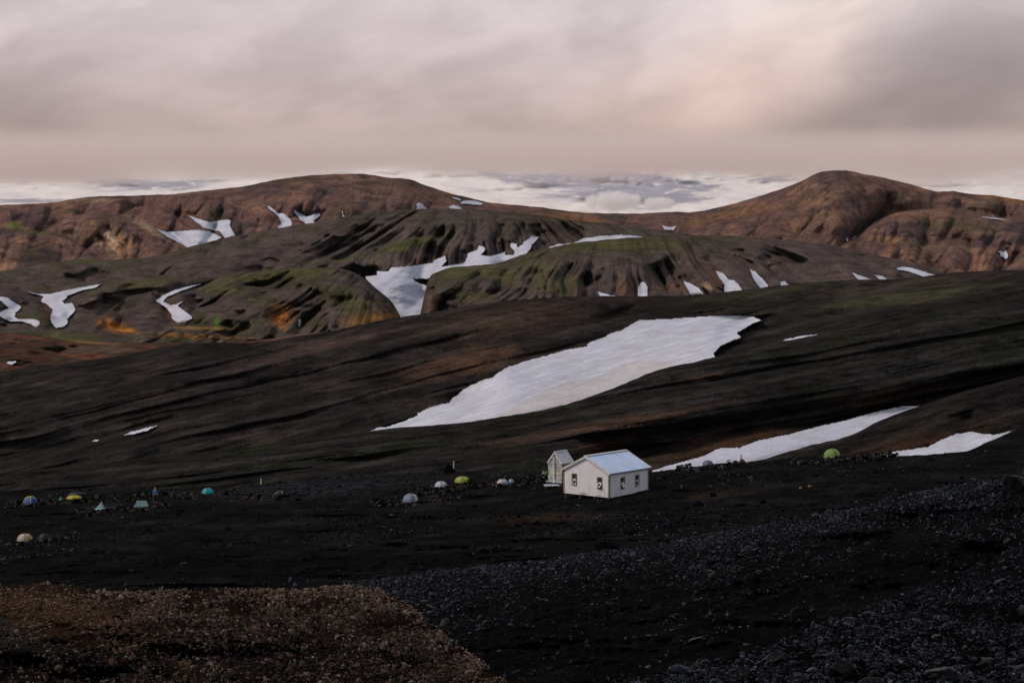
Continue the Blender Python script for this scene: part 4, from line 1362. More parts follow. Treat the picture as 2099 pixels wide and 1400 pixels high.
x, y, d = scatter(ridge, 19000, 480, 2400, 960, 1400, dens_ridge, rng)
W = to_world(x, y, d) + np.array([0, 0, .02])
stones('rubble', W, np.clip(rng.lognormal(math.log(.095), .42, len(x)), .04, .34), scree(len(x), rng, 1.5), M_st_cool, ridge.obj, .7, SH0, 9)
x, y, d = scatter(ridge, 240, 700, 2150, 960, 1360, dens_ridge, rng)
stone_objects(ridge, x, y, d, np.clip(rng.lognormal(math.log(.25), .35, len(x)), .16, .6), M_sr_cool, SH1, 10)

# camp ground: bands of rubble


def dens_camp(x, y):
    g = np.clip(1.6 * fbm(x / 210, (y + .07 * x) / 17, 331, 4) - .1, 0, 1)
    g = g + soft(x, y, 1330, 1072, 230, 22, -.06, 332) + .8 * soft(x, y, 760, 1085, 130, 26, -.1, 333) + 1.0 * soft(x, y, 680, 1000, 260, 18, -.09, 334) + .9 * soft(x, y, 1480, 985, 120, 22, -.1, 335)
    g = g + .8 * soft(x, y, 1750, 945, 260, 10, -.05, 336) + .05
    return np.clip(g, 0, 1) * (1 - .9 * soft(x, y, 600, 1150, 600, 30, -.03, 340))


x, y, d = scatter(camp, 13000, -120, 2250, 925, 1230, dens_camp, rng)
W = to_world(x, y, d) + np.array([0, 0, .03])
cc = scree(len(x), rng, 1.6)
stones('rubble', W, np.clip(rng.lognormal(math.log(.17), .40, len(x)), .08, .6), cc, M_st_camp, camp.obj, .6, SH0, 11)
x, y, d = scatter(camp, 150, -40, 2140, 935, 1180, dens_camp, rng)
stone_objects(camp, x, y, d, np.clip(rng.lognormal(math.log(.55), .3, len(x)), .35, 1.1), M_sr_camp, SH1, 12)


# boulders that stand out
def boulder(label, sheet, x, y, wpx, hpx, seed, mat, group=None):
    d = float(sheet.D(np.array([x]), np.array([max(y, float(sheet.top(np.array([float(x)]))[0]) + .5)]))[0])
    r = np.random.default_rng(seed)
    v, f = ico(3)
    for _ in range(16):
        n = r.normal(size=3)
        n /= np.linalg.norm(n)
        v = v - np.clip(v @ n - r.uniform(.5, .85), 0, None)[:, None] * n
    v = v * (1 + .10 * fbm(v[:, 0] * 3 + seed, v[:, 2] * 3 + v[:, 1] * 2, seed, 3))[:, None]
    k = d / F
    v = v * np.array([wpx * k * .55, wpx * k * .5, hpx * k * .8])
    p = to_world(np.array([float(x)]), np.array([float(y)]), np.array([d]))[0]
    o = mesh_obj('boulder', v, f, mat)
    o.location = p + np.array([0, 0, hpx * k * .15])
    tag(o, label, 'boulder', group)
    return o


boulder('big angular dark boulder on the ridge crest at the right edge', ridge, 2078, 1012, 60, 52, 1, M_sr_cool)
boulder('blocky outcrop boulder on the ridge crest beside the smaller stones', ridge, 1832, 1026, 26, 22, 2, M_sr_cool)
boulder('low dark boulder below the hut beside the ridge rubble', camp, 1245, 1124, 48, 20, 3, M_sr_camp)
boulder('grey boulder cluster stone on the sand below the hut', camp, 1290, 1096, 36, 20, 4, M_sr_camp)
boulder('small grey boulder beside the boulder cluster', camp, 1312, 1101, 16, 10, 5, M_sr_camp)
boulder('flat grey boulder at the ridge rubble edge', camp, 1000, 1126, 44, 12, 6, M_sr_camp)
boulder('half-buried pale boulder right of the hut', camp, 1428, 1036, 30, 12, 7, M_sr_camp)
boulder('round dark boulder right of the hut', camp, 1461, 1018, 14, 12, 8, M_sr_camp)
boulder('large grey boulder in the near obsidian rubble', rub, 1730, 1392, 60, 40, 9, M_sr_cool)
boulder('wide weathered boulder in the near obsidian rubble', rub, 1930, 1398, 80, 34, 10, M_sr_cool)
boulder('slanting blue-grey slab in the near obsidian rubble', rub, 1590, 1352, 56, 26, 11, M_sr_cool)
boulder('dark boulder near the ravine bottom', rub, 1400, 1382, 60, 24, 12, M_sr_cool)
boulder('upright cairn-like boulder with a thin post', camp, 922, 967, 22, 22, 13, M_sr_camp)


# ------------------------------------------------------------------ things on the camp ground
def ground(px, py):
    """point of the camp ground seen at a pixel of the photograph"""
    a, b = np.array([float(px)]), np.array([float(py)])
    return to_world(a, b, camp.D(a, b))[0]


def ground_z(X, Y):
    Z = .1 * X - 28.6
    for _ in range(3):
        x, y = CX + X / Y * F, HY - Z / Y * F
        d = float(camp.D(np.array([x]), np.array([y]))[0])
        Z = Z + (Y - d) * (y - HY) / F * .8
    return Z


class MB:
    """collects boxes, quads and tubes into one mesh"""
    def __init__(self):
        self.v, self.f = [], []

    def quad(self, *p):
        n = len(self.v)
        self.v += [tuple(map(float, q)) for q in p]
        self.f.append(tuple(range(n, n + len(p))))

    def box(self, lo, hi, M=None):
        n = len(self.v)
        for z in (lo[2], hi[2]):
            for y in (lo[1], hi[1]):
                for x in (lo[0], hi[0]):
                    p = np.array((x, y, z), float)
                    self.v.append(tuple(M @ p if M is not None else p))
        self.f += [tuple(n + i for i in q) for q in ((0, 2, 3, 1), (4, 5, 7, 6), (0, 1, 5, 4), (2, 6, 7, 3), (0, 4, 6, 2), (1, 3, 7, 5))]

    def prism(self, a, b, w, h, up):
        """beam from a to b with section w by h"""
        a, b, up = np.array(a, float), np.array(b, float), np.array(up, float)
        t = b - a
        t /= np.linalg.norm(t)
        s = np.cross(t, up)
        s /= np.linalg.norm(s)
        u = np.cross(s, t)
        n = len(self.v)
        for p in (a, b):
            for i, j in ((-1, -1), (1, -1), (1, 1), (-1, 1)):
                self.v.append(tuple(p + s * i * w / 2 + u * j * h / 2))
        self.f += [tuple(n + i for i in q) for q in ((0, 3, 2, 1), (4, 5, 6, 7), (0, 1, 5, 4), (1, 2, 6, 5), (2, 3, 7, 6), (3, 0, 4, 7))]

    def tube(self, pts, r, seg=8):
        pts = [np.array(p, float) for p in pts]
        n0 = len(self.v)
        for i, p in enumerate(pts):
            t = pts[min(i + 1, len(pts) - 1)] - pts[max(i - 1, 0)]
            t /= np.linalg.norm(t)
            ref = np.array((0, 0, 1.0)) if abs(t[2]) < .9 else np.array((1.0, 0, 0))
            s = np.cross(t, ref)
            s /= np.linalg.norm(s)
            u = np.cross(s, t)
            rr = r[i] if isinstance(r, (list, tuple)) else r
            for k in range(seg):
                a = 2 * math.pi * k / seg
                self.v.append(tuple(p + rr * (math.cos(a) * s + math.sin(a) * u)))
        for i in range(len(pts) - 1):
            for k in range(seg):
                a, b = n0 + i * seg + k, n0 + i * seg + (k + 1) % seg
                self.f.append((a, b, b + seg, a + seg))
        self.f.append(tuple(n0 + k for k in range(seg))[::-1])
        self.f.append(tuple(n0 + (len(pts) - 1) * seg + k for k in range(seg)))

    def build(self, name, mat, parent=None, smooth=False):
        return mesh_obj(name, self.v, self.f, mat, parent, smooth)


def wall_mat(name, col, stain=.45):
    """painted ribbed sheet with dirt at its foot and runs of rust"""
    m, T, b = new_mat(name)
    tc = T.n('ShaderNodeTexCoord')
    P = tc.outputs['Object']
    sep = T.n('ShaderNodeSeparateXYZ')
    T.set(sep.inputs[0], P)
    runs = T.noise(T.comb(T.math('MULTIPLY', sep.outputs[0], 5.0), T.math('MULTIPLY', sep.outputs[1], 5.0), T.math('MULTIPLY', sep.outputs[2], .35)), 1.0, 5.0, .65)
    big = T.noise(P, .9, 5.0, .6)
    k = T.math('MULTIPLY', T.mapr(runs, .48, .75), T.mapr(sep.outputs[2], 2.2, .2))
    foot = T.math('MULTIPLY', T.mapr(sep.outputs[2], .45, .1), T.mapr(big, .5, .68))
    c = T.mix(T.math('MULTIPLY', k, stain), col, (.20, .17, .15))
    c = T.mix(T.math('MULTIPLY', foot, .7), c, (.10, .075, .06))
    f = T.mapr(big, .3, .7, .93, 1.05)
    T.set(b.inputs['Base Color'], T.mix(1.0, c, T.comb(f, f, f), 'MULTIPLY'))
    b.inputs['Roughness'].default_value = .65
    b.inputs['Specular IOR Level'].default_value = .25
    return m


M_wall = wall_mat('hut_cladding', (.76, .75, .78))
M_roof = plain_mat('hut_roof_sheet', (.50, .63, .82), .55, .35, .07, .6)
M_trimw = plain_mat('painted_trim', (.66, .65, .65), .6, .3, .10, 2.0)
M_trimb = plain_mat('weathered_trim', (.20, .16, .125), .8, .2, .25, 3.0)
M_frame = plain_mat('olive_window_frame', (.16, .13, .065), .75, .2, .25, 4.0)
M_sash = plain_mat('white_sash', (.72, .71, .68), .5, .3, .06, 3.0)
M_shade = plain_mat('room_dark', (.03, .025, .022), .9, .1, .3, 2.0)
M_post = plain_mat('timber_post', (.09, .08, .08), .9, .1, .3, 4.0)
M_curt = plain_mat('cream_blind', (.62, .56, .38), .8, .1, .05, 3.0)


def glass_mat():
    m, T, b = new_mat('window_glass')
    b.inputs['Base Color'].default_value = (.03, .035, .045, 1)
    b.inputs['Roughness'].default_value = .12
    b.inputs['Specular IOR Level'].default_value = .5
    tc = T.n('ShaderNodeTexCoord')
    bp = T.n('ShaderNodeBump')
    bp.inputs['Strength'].default_value = .05
    T.set(bp.inputs['Height'], T.noise(tc.outputs['Object'], 2.0))
    T.set(b.inputs['Normal'], bp.outputs[0])
    return m


M_glass = glass_mat()


def wall_with_holes(mb, origin, u, n, length, top, holes, ribs, t=.10):
    """wall sheet along u with outward normal n; top(s) gives its height; holes are (s0, s1, z0, z1); ribs stand proud"""
    o, u, n = np.array(origin, float), np.array(u, float), np.array(n, float)
    cuts = sorted({0.0, length, length / 2} | {h[0] for h in holes} | {h[1] for h in holes})

    def pt(s, z, k=0.0):
        return o + u * s + np.array((0, 0, z)) + n * k
    for a, b in zip(cuts[:-1], cuts[1:]):
        hs = [h for h in holes if h[0] <= a + 1e-6 and h[1] >= b - 1e-6]
        if hs:
            h = hs[0]
            mb.quad(pt(a, 0), pt(b, 0), pt(b, h[2]), pt(a, h[2]))
            mb.quad(pt(a, h[3]), pt(b, h[3]), pt(b, top(b)), pt(a, top(a)))
            for p, q in (((a, h[2]), (b, h[2])), ((b, h[2]), (b, h[3])), ((b, h[3]), (a, h[3])), ((a, h[3]), (a, h[2]))):
                mb.quad(pt(*p), pt(*p, -t), pt(*q, -t), pt(*q))
        else:
            mb.quad(pt(a, 0), pt(b, 0), pt(b, top(b)), pt(a, top(a)))
    s = ribs / 2
    while s < length:
        segs = [(0.0, top(s))]
        for h in holes:
            if h[0] - .09 < s < h[1] + .09:
                segs = [(0.0, h[2] - .09), (h[3] + .09, top(s))]
        for z0, z1 in segs:
            a, b = s - .012, s + .012
            mb.quad(pt(a, z0, .0), pt(a, z0, .006), pt(a, z1, .006), pt(a, z1, .0))
            mb.quad(pt(a, z0, .006), pt(b, z0, .006), pt(b, z1, .006), pt(a, z1, .006))
            mb.quad(pt(b, z0, .006), pt(b, z0, .0), pt(b, z1, .0), pt(b, z1, .006))
        s += ribs


def window(parent, origin, u, n, s0, s1, z0, z1, openness, blind=False):
    """tall window: fixed dark pane above, hinged white sash below"""
    o, u, n, up = np.array(origin, float), np.array(u, float), np.array(n, float), np.array((0, 0, 1.0))

    def pt(s, z, k=0.0):
        return o + u * s + up * z + n * k
    W = empty('window', (0, 0, 0))
    W.parent = parent
    fr = MB()
    w = .075
    fr.prism(pt(s0 - w / 2, z0 - w, .03), pt(s0 - w / 2, z1 + w, .03), w, .06, n)
    fr.prism(pt(s1 + w / 2, z0 - w, .03), pt(s1 + w / 2, z1 + w, .03), w, .06, n)
    fr.prism(pt(s0, z1 + w / 2, .028), pt(s1, z1 + w / 2, .028), w, .056, n)
    fr.prism(pt(s0, z0 - w / 2, .040), pt(s1, z0 - w / 2, .040), w, .09, n)
    fr.build('frame', M_frame, W)
    zm = z0 + (z1 - z0) * .52
    bk = MB()
    bk.quad(pt(s0 + .002, z0, -.30), pt(s1 - .002, z0, -.30), pt(s1 - .002, z1, -.30), pt(s0 + .002, z1, -.30))
    for p, q in (((s0, z0), (s1, z0)), ((s1, z0), (s1, z1)), ((s1, z1), (s0, z1)), ((s0, z1), (s0, z0))):
        bk.quad(pt(*p, -.101), pt(*p, -.30), pt(*q, -.30), pt(*q, -.101))
    bk.build('reveal', M_shade, W)
    pn = MB()
    pn.quad(pt(s0, zm + .03, -.06), pt(s1, zm + .03, -.06), pt(s1, z1, -.06), pt(s0, z1, -.06))
    pn.build('pane', M_glass, W)
    bar = MB()
    bar.prism(pt(s0, zm, -.03), pt(s1, zm, -.03), .06, .05, n)
    bar.build('glazing_bar', M_sash, W)
    # sash hung at its top edge, swung out by openness
    c, s_ = math.cos(openness), math.sin(openness)
    h = zm - .035 - z0

    def sp(s, z, k=0.0):              # z measured down from the hinge
        return pt(s, zm - .035, -.02) - up * (z * c) + n * (z * s_ + k * c) + up * k * s_
    sa = MB()
    b = .065
    for (a0, b0, a1, b1) in ((s0 + .01, 0, s0 + .01 + b, h), (s1 - .01 - b, 0, s1 - .01, h), (s0 + .01 + b, 0, s1 - .01 - b, b), (s0 + .01 + b, h - b, s1 - .01 - b, h)):
        P = [sp(a0, b0), sp(a1, b0), sp(a1, b1), sp(a0, b1), sp(a0, b0, .04), sp(a1, b0, .04), sp(a1, b1, .04), sp(a0, b1, .04)]
        k = len(sa.v)
        sa.v += [tuple(p) for p in P]
        sa.f += [tuple(k + i for i in q) for q in ((0, 1, 2, 3), (4, 7, 6, 5), (0, 4, 5, 1), (1, 5, 6, 2), (2, 6, 7, 3), (3, 7, 4, 0))]
    sa.build('sash', M_sash, W)
    p2 = MB()
    p2.quad(sp(s0 + .01 + b, b, .02), sp(s1 - .01 - b, b, .02), sp(s1 - .01 - b, h - b, .02), sp(s0 + .01 + b, h - b, .02))
    p2.build('pane', M_curt if blind else M_glass, W)
    return W


def hut():
    th = math.radians(40)
    U, V = np.array((-math.cos(th), math.sin(th), 0)), np.array((math.sin(th), math.cos(th), 0))
    nG, nS = np.array((-math.sin(th), -math.cos(th), 0)), np.array((math.cos(th), -math.sin(th), 0))
    LG, LS, H, RISE = 5.6, 6.3, 2.38, 1.36
    base = ground(1249, 1023)
    root = empty('hut', (base[0], base[1], base[2] + .12))
    tag(root, 'white hut with pale blue metal roof on the black sand', 'hut')
    O = np.zeros(3)
    gh = [(.92, 1.38, .84, 1.82), (4.02, 4.48, .94, 1.92)]        # from the near corner
    sh = [(1.85, 2.33, .74, 1.70), (4.2, 4.68, .76, 1.72)]

    def gtop(s):
        return H + RISE * (1 - abs(s - LG / 2) / (LG / 2))
    w = MB()
    wall_with_holes(w, O, U, nG, LG, gtop, gh, .42)
    w.build('gable_wall', M_wall, root)
    w = MB()
    wall_with_holes(w, O, V, nS, LS, lambda s: H, sh, .42)
    w.build('side_wall', M_wall, root)
    w = MB()
    wall_with_holes(w, O + V * LS, U, -nG, LG, gtop, [], .42)
    w.build('gable_wall', M_wall, root)
    w = MB()
    wall_with_holes(w, O + U * LG, V, -nS, LS, lambda s: H, [], .42)
    w.build('side_wall', M_wall, root)
    fl = MB()
    fl.quad(O, O + U * LG, O + U * LG + V * LS, O + V * LS)
    fl.build('floor', M_post, root)
    window(root, O, U, nG, *gh[0], math.radians(38))
    window(root, O, U, nG, *gh[1], 0.02)
    window(root, O, V, nS, *sh[0], math.radians(34), True)
    window(root, O, V, nS, *sh[1], 0.02)
    up = np.array((0, 0, 1.0))
    # roof: two ribbed sheets with an overhang
    oh, ov = .16, .20
    sl = np.array((LG / 2, RISE))
    L = np.linalg.norm(sl)
    for side in (0, 1):
        r = MB()
        e_in = U * (LG / 2)
        d = (-U if side == 0 else U)
        slope_dir = (d * (LG / 2) - up * RISE) / L
        nrm = np.cross(V, slope_dir) * (1 if side == 0 else -1)
        if nrm[2] < 0:
            nrm = -nrm
        A = O + e_in + up * (H + RISE) - V * oh + nrm * .05
        Bv = V * (LS + 2 * oh)
        E = slope_dir * (L + ov)
        r.quad(A, A + Bv, A + Bv + E, A + E)
        r.quad(A - nrm * .05, A + E - nrm * .05, A + Bv + E - nrm * .05, A + Bv - nrm * .05)
        r.quad(A + E, A + E + Bv, A + E + Bv - nrm * .05, A + E - nrm * .05)
        n_r = 21
        for i in range(n_r):
            q = A + Bv * ((i + .5) / n_r) + nrm * .012
            r.prism(q + slope_dir * .05, q + E, .045, .024, nrm)
        r.build('roof_sheet', M_roof, root)
        # bargeboards on both gables, eaves board along the side
        for k, at in enumerate((-oh - .015, LS + oh + .015)):
            b = MB()
            P0 = O + e_in + up * (H + RISE - .04) + V * at
            b.prism(P0, P0 + slope_dir * (L + ov), .03, .17, nrm)
            b.build('bargeboard', M_trimw, root)
            b = MB()
            P0 = P0 + nrm * .105 + V * (.035 if k == 0 else -.035)
            b.prism(P0, P0 + slope_dir * (L + ov), .15, .022, nrm)
            b.build('verge_flashing', M_trimw, root)
        f = MB()
        q = A + E - nrm * .09
        f.prism(q - V * 0 + V * .02, q + Bv - V * .02, .10, .09, nrm)
        f.build('gutter', plain_gutter, root)
    rc = MB()
    R0 = O + U * (LG / 2) + up * (H + RISE + .075) - V * (oh + .02)
    rc.prism(R0, R0 + V * (LS + 2 * oh + .04), .34, .05, up)
    rc.build('ridge_cap', M_trimw, root)
    for (s, t) in ((0, 0), (LG, 0), (0, LS), (LG, LS)):
        c = MB()
        p = O + U * s + V * t
        q = p + (nG if t == 0 else -nG) * .012 + (nS if s == 0 else -nS) * .012
        c.box((-.075, -.075, 0), (.075, .075, H - .03))
        rot = np.array([[math.cos(-th), -math.sin(-th), 0], [math.sin(-th), math.cos(-th), 0], [0, 0, 1]])
        c.v = [tuple(rot @ np.array(v) + q - (nG if t == 0 else -nG) * .06 - (nS if s == 0 else -nS) * .06) for v in c.v]
        c.build('corner_board', M_trimb, root)
    for s in (.15, 1.9, 3.7, 5.45):
        for t in (.15, 2.2, 4.2, 6.15):
            p = O + U * s + V * t
            if s not in (.15, 5.45) and t not in (.15, 6.15):
                continue
            k = MB()
            k.box((p[0] - .09, p[1] - .09, -.75), (p[0] + .09, p[1] + .09, -.003))
            k.build('foundation_post', M_post, root)


plain_gutter = plain_mat('grey_gutter', (.22, .23, .27), .5, .4, .1, 2.0)
hut()

# the little shed behind the hut
M_plank = plain_mat('weathered_plank', (.46, .47, .45), .9, .1, .45, 2.5)
M_plank2 = plain_mat('ochre_plank', (.30, .24, .12), .9, .1, .35, 2.5)
M_planks = [M_plank, plain_mat('grey_plank', (.38, .39, .37), .9, .1, .4, 2.5), plain_mat('mossy_plank', (.40, .415, .35), .9, .1, .4, 2.5)]
M_tealb = plain_mat('teal_skirting', (.035, .075, .095), .7, .2, .2, 3.0)
M_tin = plain_mat('pale_tin', (.55, .56, .60), .45, .4, .10, 1.2)


def shed():
    th = math.radians(38)
    U, V = np.array((-math.cos(th), math.sin(th), 0)), np.array((math.sin(th), math.cos(th), 0))
    nG, nS = np.array((-math.sin(th), -math.cos(th), 0)), np.array((math.cos(th), -math.sin(th), 0))
    up = np.array((0, 0, 1.0))
    LG, LS, H, RISE = 1.62, 1.85, 1.95, 1.02
    base = ground(1151, 996)
    root = empty('shed', (base[0], base[1], base[2]))
    tag(root, 'narrow plank shed with steep tin roof and white flue pipe behind the hut', 'shed')
    z0 = .38
    sk = MB()
    for a, b in ((0, 0),):
        c = [-U * .12 - V * .12, U * (LG + .22) - V * .12, U * (LG + .22) + V * (LS + .12), -U * .12 + V * (LS + .12)]
        lo, hi = [q - up * .5 for q in c], [q + up * (z0 - .02) for q in c]
        for i in range(4):
            j = (i + 1) % 4
            sk.quad(lo[i], lo[j], hi[j], hi[i])
        sk.quad(*hi)
    sk.build('skirting', M_tealb, root)
    lip = MB()
    lip.prism(-U * .14 - V * .13 + up * (z0 - .01), U * (LG + .25) - V * .13 + up * (z0 - .01), .12, .05, up)
    lip.build('deck_edge', M_trimw, root)

    def gtop(s):
        return H + RISE * (1 - abs(s - LG / 2) / (LG / 2))
    core = MB()
    I = V * .03 + U * .03
    A, Bq = up * z0, up * (z0 + H - .05)
    c = [I, U * (LG - .03) + V * .03, U * (LG - .03) + V * (LS - .03), U * .03 + V * (LS - .03)]
    for i in range(4):
        j = (i + 1) % 4
        core.quad(c[i] + A, c[j] + A, c[j] + Bq, c[i] + Bq)
    for t in (.03, LS - .03):
        core.quad(U * .05 + V * t + Bq, U * (LG - .05) + V * t + Bq, U * LG / 2 + V * t + up * (z0 + H + RISE - .10))
    core.build('wall_core', M_post, root)
    # planks, each its own piece
    pw = .19
    k = 0
    while k * pw < H + RISE - .05:
        za, zb = k * pw + .008, min((k + 1) * pw - .006, H + RISE - .02)
        zt = max(za, zb)
        if zb <= H:
            s0, s1 = .0, LG
        else:
            q = (zb - H) / RISE * LG / 2
            s0, s1 = q, LG - q
        if s1 - s0 > .08:
            for t, nn in ((0, nG),):
                p = MB()
                j = random.uniform(-.006, .006)
                m = (za + zb) / 2 + z0
                p.prism(U * s0 + up * m + nn * (.004 + j), U * s1 + up * m + nn * (.004 + j), zb - za, .03, nn)
                p.build('plank', random.choice(M_planks), root)
        if zb <= H:
            p = MB()
            m = (za + zb) / 2 + z0
            p.prism(V * .02 + up * m + nS * .006, V * LS + up * m + nS * .006, zb - za, .03, nS)
            p.build('plank', M_plank2, root)
        k += 1
    L = math.hypot(LG / 2, RISE)
    for side in (0, 1):
        d = -U if side == 0 else U
        sd = (d * (LG / 2) - up * RISE) / L
        nrm = np.cross(V, sd)
        if nrm[2] < 0:
            nrm = -nrm
        r = MB()
        A = U * LG / 2 + up * (z0 + H + RISE) - V * .10 + nrm * .04
        E, Bv = sd * (L + .14), V * (LS + .2)
        r.quad(A, A + Bv, A + Bv + E, A + E)
        r.quad(A - nrm * .03, A + E - nrm * .03, A + Bv + E - nrm * .03, A + Bv - nrm * .03)
        for i in range(8):
            q = A + Bv * ((i + .5) / 8) + nrm * .01
            r.prism(q, q + E, .05, .02, nrm)
        r.build('roof_sheet', M_tin, root)
        for at in (-.11, LS + .11):
            b = MB()
            P0 = U * LG / 2 + up * (z0 + H + RISE) + V * at
            b.prism(P0, P0 + sd * (L + .14), .03, .13, nrm)
            b.build('bargeboard', M_trimw, root)
        b = MB()
        b.prism(A + E - nrm * .05, A + E + Bv - nrm * .05, .03, .08, nrm)
        b.build('eaves_board', M_trimw, root)
    rc = MB()
    R0 = U * LG / 2 + up * (z0 + H + RISE + .06) - V * .12
    rc.prism(R0, R0 + V * (LS + .24), .2, .05, up)
    rc.build('ridge_cap', M_tin, root)
    for s in (0, LG):
        c = MB()
        c.prism(U * s + nG * .02 + up * z0, U * s + nG * .02 + up * (z0 + H), .07, .05, nG)
        c.build('corner_board', M_plank, root)
    pp = MB()
    pc = U * (LG * .52) + nG * .16
    pp.tube([pc + up * (z0 + 2.42) + U * .18, pc + up * (z0 + 2.45) + U * .08, pc + up * (z0 + 2.36), pc + up * (z0 + 1.2), pc + up * .30, pc + up * .16 + nG * .12], .062, 10)
    pipe = pp.build('flue_pipe', M_trimw, root, True)
    for z in (.8, 1.9):
        br = MB()
        br.prism(U * (LG * .52) + nG * .0 + up * (z0 + z), pc + up * (z0 + z), .16, .03, up)
        br.build('pipe_bracket', M_post, pipe)


shed()

# board lying before the shed
bp = ground(1131, 999)
bd = empty('pale_board', (bp[0], bp[1], bp[2] + .16), math.radians(8))
tag(bd, 'pale weathered pallet lying on the sand before the shed', 'pallet')
for i in range(5):
    q = MB()
    q.box((-.78 + .01 * (i % 2), -.55 + i * .22, .06), (.72, -.36 + i * .22, .10))
    q.build('slat', M_tin, bd)
for i in (-.65, 0, .6):
    q = MB()
    q.box((i - .05, -.55, -.12), (i + .05, .52, .058))
    q.build('bearer', M_post, bd)


# ------------------------------------------------------------------ tents
def cloth(name, col, var=.08):
    return plain_mat(name, col, .55, .3, var, 2.0, 0, .15)


M_pole = plain_mat('tent_pole', (.30, .30, .30), .4, .5, .05)


def tent(label, px, py, wpx, hpx, col, door=None, rim=None, kind='dome', face=0.0, flat=.8, zoff=0.0):
    """dome: crossed-pole dome; ridge: two uprights with a ridge line; pyramid: one upright"""
    p = ground(px, py)
    k = p[1] / F
    a, h = wpx * k * .44, hpx * k * .92
    b = a * flat
    root = empty('tent', (p[0], p[1], p[2] - .02 + zoff), face)
    tag(root, label, 'tent', 'tents pitched behind stone windbreaks')
    g_ = sum(col) / 3
    col = tuple((c * .8 + g_ * .2) * .72 for c in col)
    mat = cloth('tent_fabric', col)
    dmat = cloth('tent_door_fabric', tuple(c * .85 for c in door) if door else tuple(c * .8 for c in col))
    if kind == 'dome':
        n, m = 32, 9
        V, Fc = [], []
        for j in range(m + 1):
            t = j / m * math.pi / 2
            for i in range(n):
                an = 2 * math.pi * i / n
                sag = 1 - .07 * math.cos(t) * (1 - abs(math.cos(2 * an + math.pi / 2 * 0)) ** .7) - .05 * abs(math.sin(2 * an)) * math.sin(2 * t)
                c = math.cos(t) ** .8
                V.append((a * c * math.cos(an) * sag, b * c * math.sin(an) * sag, h * math.sin(t) ** .9))
        for j in range(m):
            for i in range(n):
                q = j * n + i
                Fc.append((q, j * n + (i + 1) % n, (j + 1) * n + (i + 1) % n, (j + 1) * n + i))
        fly = mesh_obj('flysheet', V, Fc, mat, root, True)
        # door panel: a gore towards the front right, standing a little proud
        D, Df = [], []
        rows = 8
        for j in range(rows + 1):
            t = j / rows * 1.15
            w = .34 * (1 - .55 * j / rows)
            for i in range(5):
                an = -.9 + w * (i / 2 - 1)
                c = math.cos(t) ** .8
                D.append((a * c * math.cos(an) * .985, b * c * math.sin(an) * .985, h * math.sin(t) ** .9 + .012))
        for j in range(rows):
            for i in range(4):
                q = j * 5 + i
                Df.append((q, q + 1, q + 6, q + 5))
        mesh_obj('door', D, Df, dmat, root, True)
        for s in (0, math.pi / 2):
            mb = MB()
            pts = []
            for i in range(17):
                t = math.pi * i / 16
                c = math.copysign(abs(math.cos(t)) ** .8, math.cos(t))
                pts.append((a * 1.005 * c * math.cos(s), b * 1.005 * c * math.sin(s), h * max(0, math.sin(t)) ** .9 + .012))
            mb.tube(pts, .035 if not rim else .05, 6)
            mb.build('pole_sleeve', cloth('tent_sleeve_fabric', rim if rim else tuple(c * .45 for c in col)), root, True)
    elif kind == 'ridge':
        r = .55 if kind == 'ridge' else .1
        lean = .62
        P = [(-a, -b, 0), (a, -b, 0), (a, b, 0), (-a, b, 0), (-a * lean, 0, h), (a * lean, 0, h * .97)]

        def panel(nm, mt, q0, q1, q2, q3, sag):
            V, Fc, m = [], [], 8
            for j in range(m + 1):
                for i in range(m + 1):
                    u, v = i / m, j / m
                    e = (np.array(q0) * (1 - u) + np.array(q1) * u) * (1 - v) + (np.array(q3) * (1 - u) + np.array(q2) * u) * v
                    V.append(tuple(e - np.array((0, 0, sag * math.sin(math.pi * u) * math.sin(math.pi * v)))))
            for j in range(m):
                for i in range(m):
                    q = j * (m + 1) + i
                    Fc.append((q, q + 1, q + m + 2, q + m + 1))
            mesh_obj(nm, V, Fc, mt, root, True)
        panel('flysheet', mat, P[0], P[1], P[5], P[4], .06)
        panel('flysheet', mat, P[2], P[3], P[4], P[5], .06)
        panel('end_panel', dmat, P[1], P[2], P[5], P[5], .05)
        panel('end_panel', dmat, P[3], P[0], P[4], P[4], .05)
        for s in (4, 5):
            mb = MB()
            q = np.array(P[s])
            mb.tube([(q[0] * .99, q[1], 0), (q[0] * .99, q[1], q[2] - .01)], .012, 6)
            mb.build('pole', M_pole, root)
    else:
        base = [(a * math.cos(t), b * math.sin(t)) for t in np.linspace(0, 2 * math.pi, 7)[:-1] + .2]
        ap = np.array((a * .18, 0, h))
        for i in range(6):
            p0, p1 = np.array(base[i] + (0,)), np.array(base[(i + 1) % 6] + (0,))
            V, Fc, m = [], [], 6
            for j in range(m + 1):
                for q in range(m + 1):
                    u, v = q / m, j / m
                    e = (p0 * (1 - u) + p1 * u) * (1 - v) + ap * v
                    V.append(tuple(e - np.array((0, 0, .16 * h * math.sin(math.pi * v)))))
            for j in range(m):
                for q in range(m):
                    w = j * (m + 1) + q
                    Fc.append((w, w + 1, w + m + 2, w + m + 1))
            mesh_obj('door' if i == 4 else 'flysheet', V, Fc, dmat if i == 4 else mat, root, True)
        mb = MB()
        mb.tube([(ap[0], 0, 0), (ap[0], 0, h - .02)], .014, 6)
        mb.build('pole', M_pole, root)
    for i in range(6):
        an = 2 * math.pi * i / 6 + .3
        mb = MB()
        q0, q1 = np.array((a * .8 * math.cos(an), b * .8 * math.sin(an), h * .42)), np.array((a * 1.45 * math.cos(an), b * 1.45 * math.sin(an), -.02))
        mb.tube([q0, q1], .006, 4)
        mb.build('guy_line', M_pole, root)
    return root


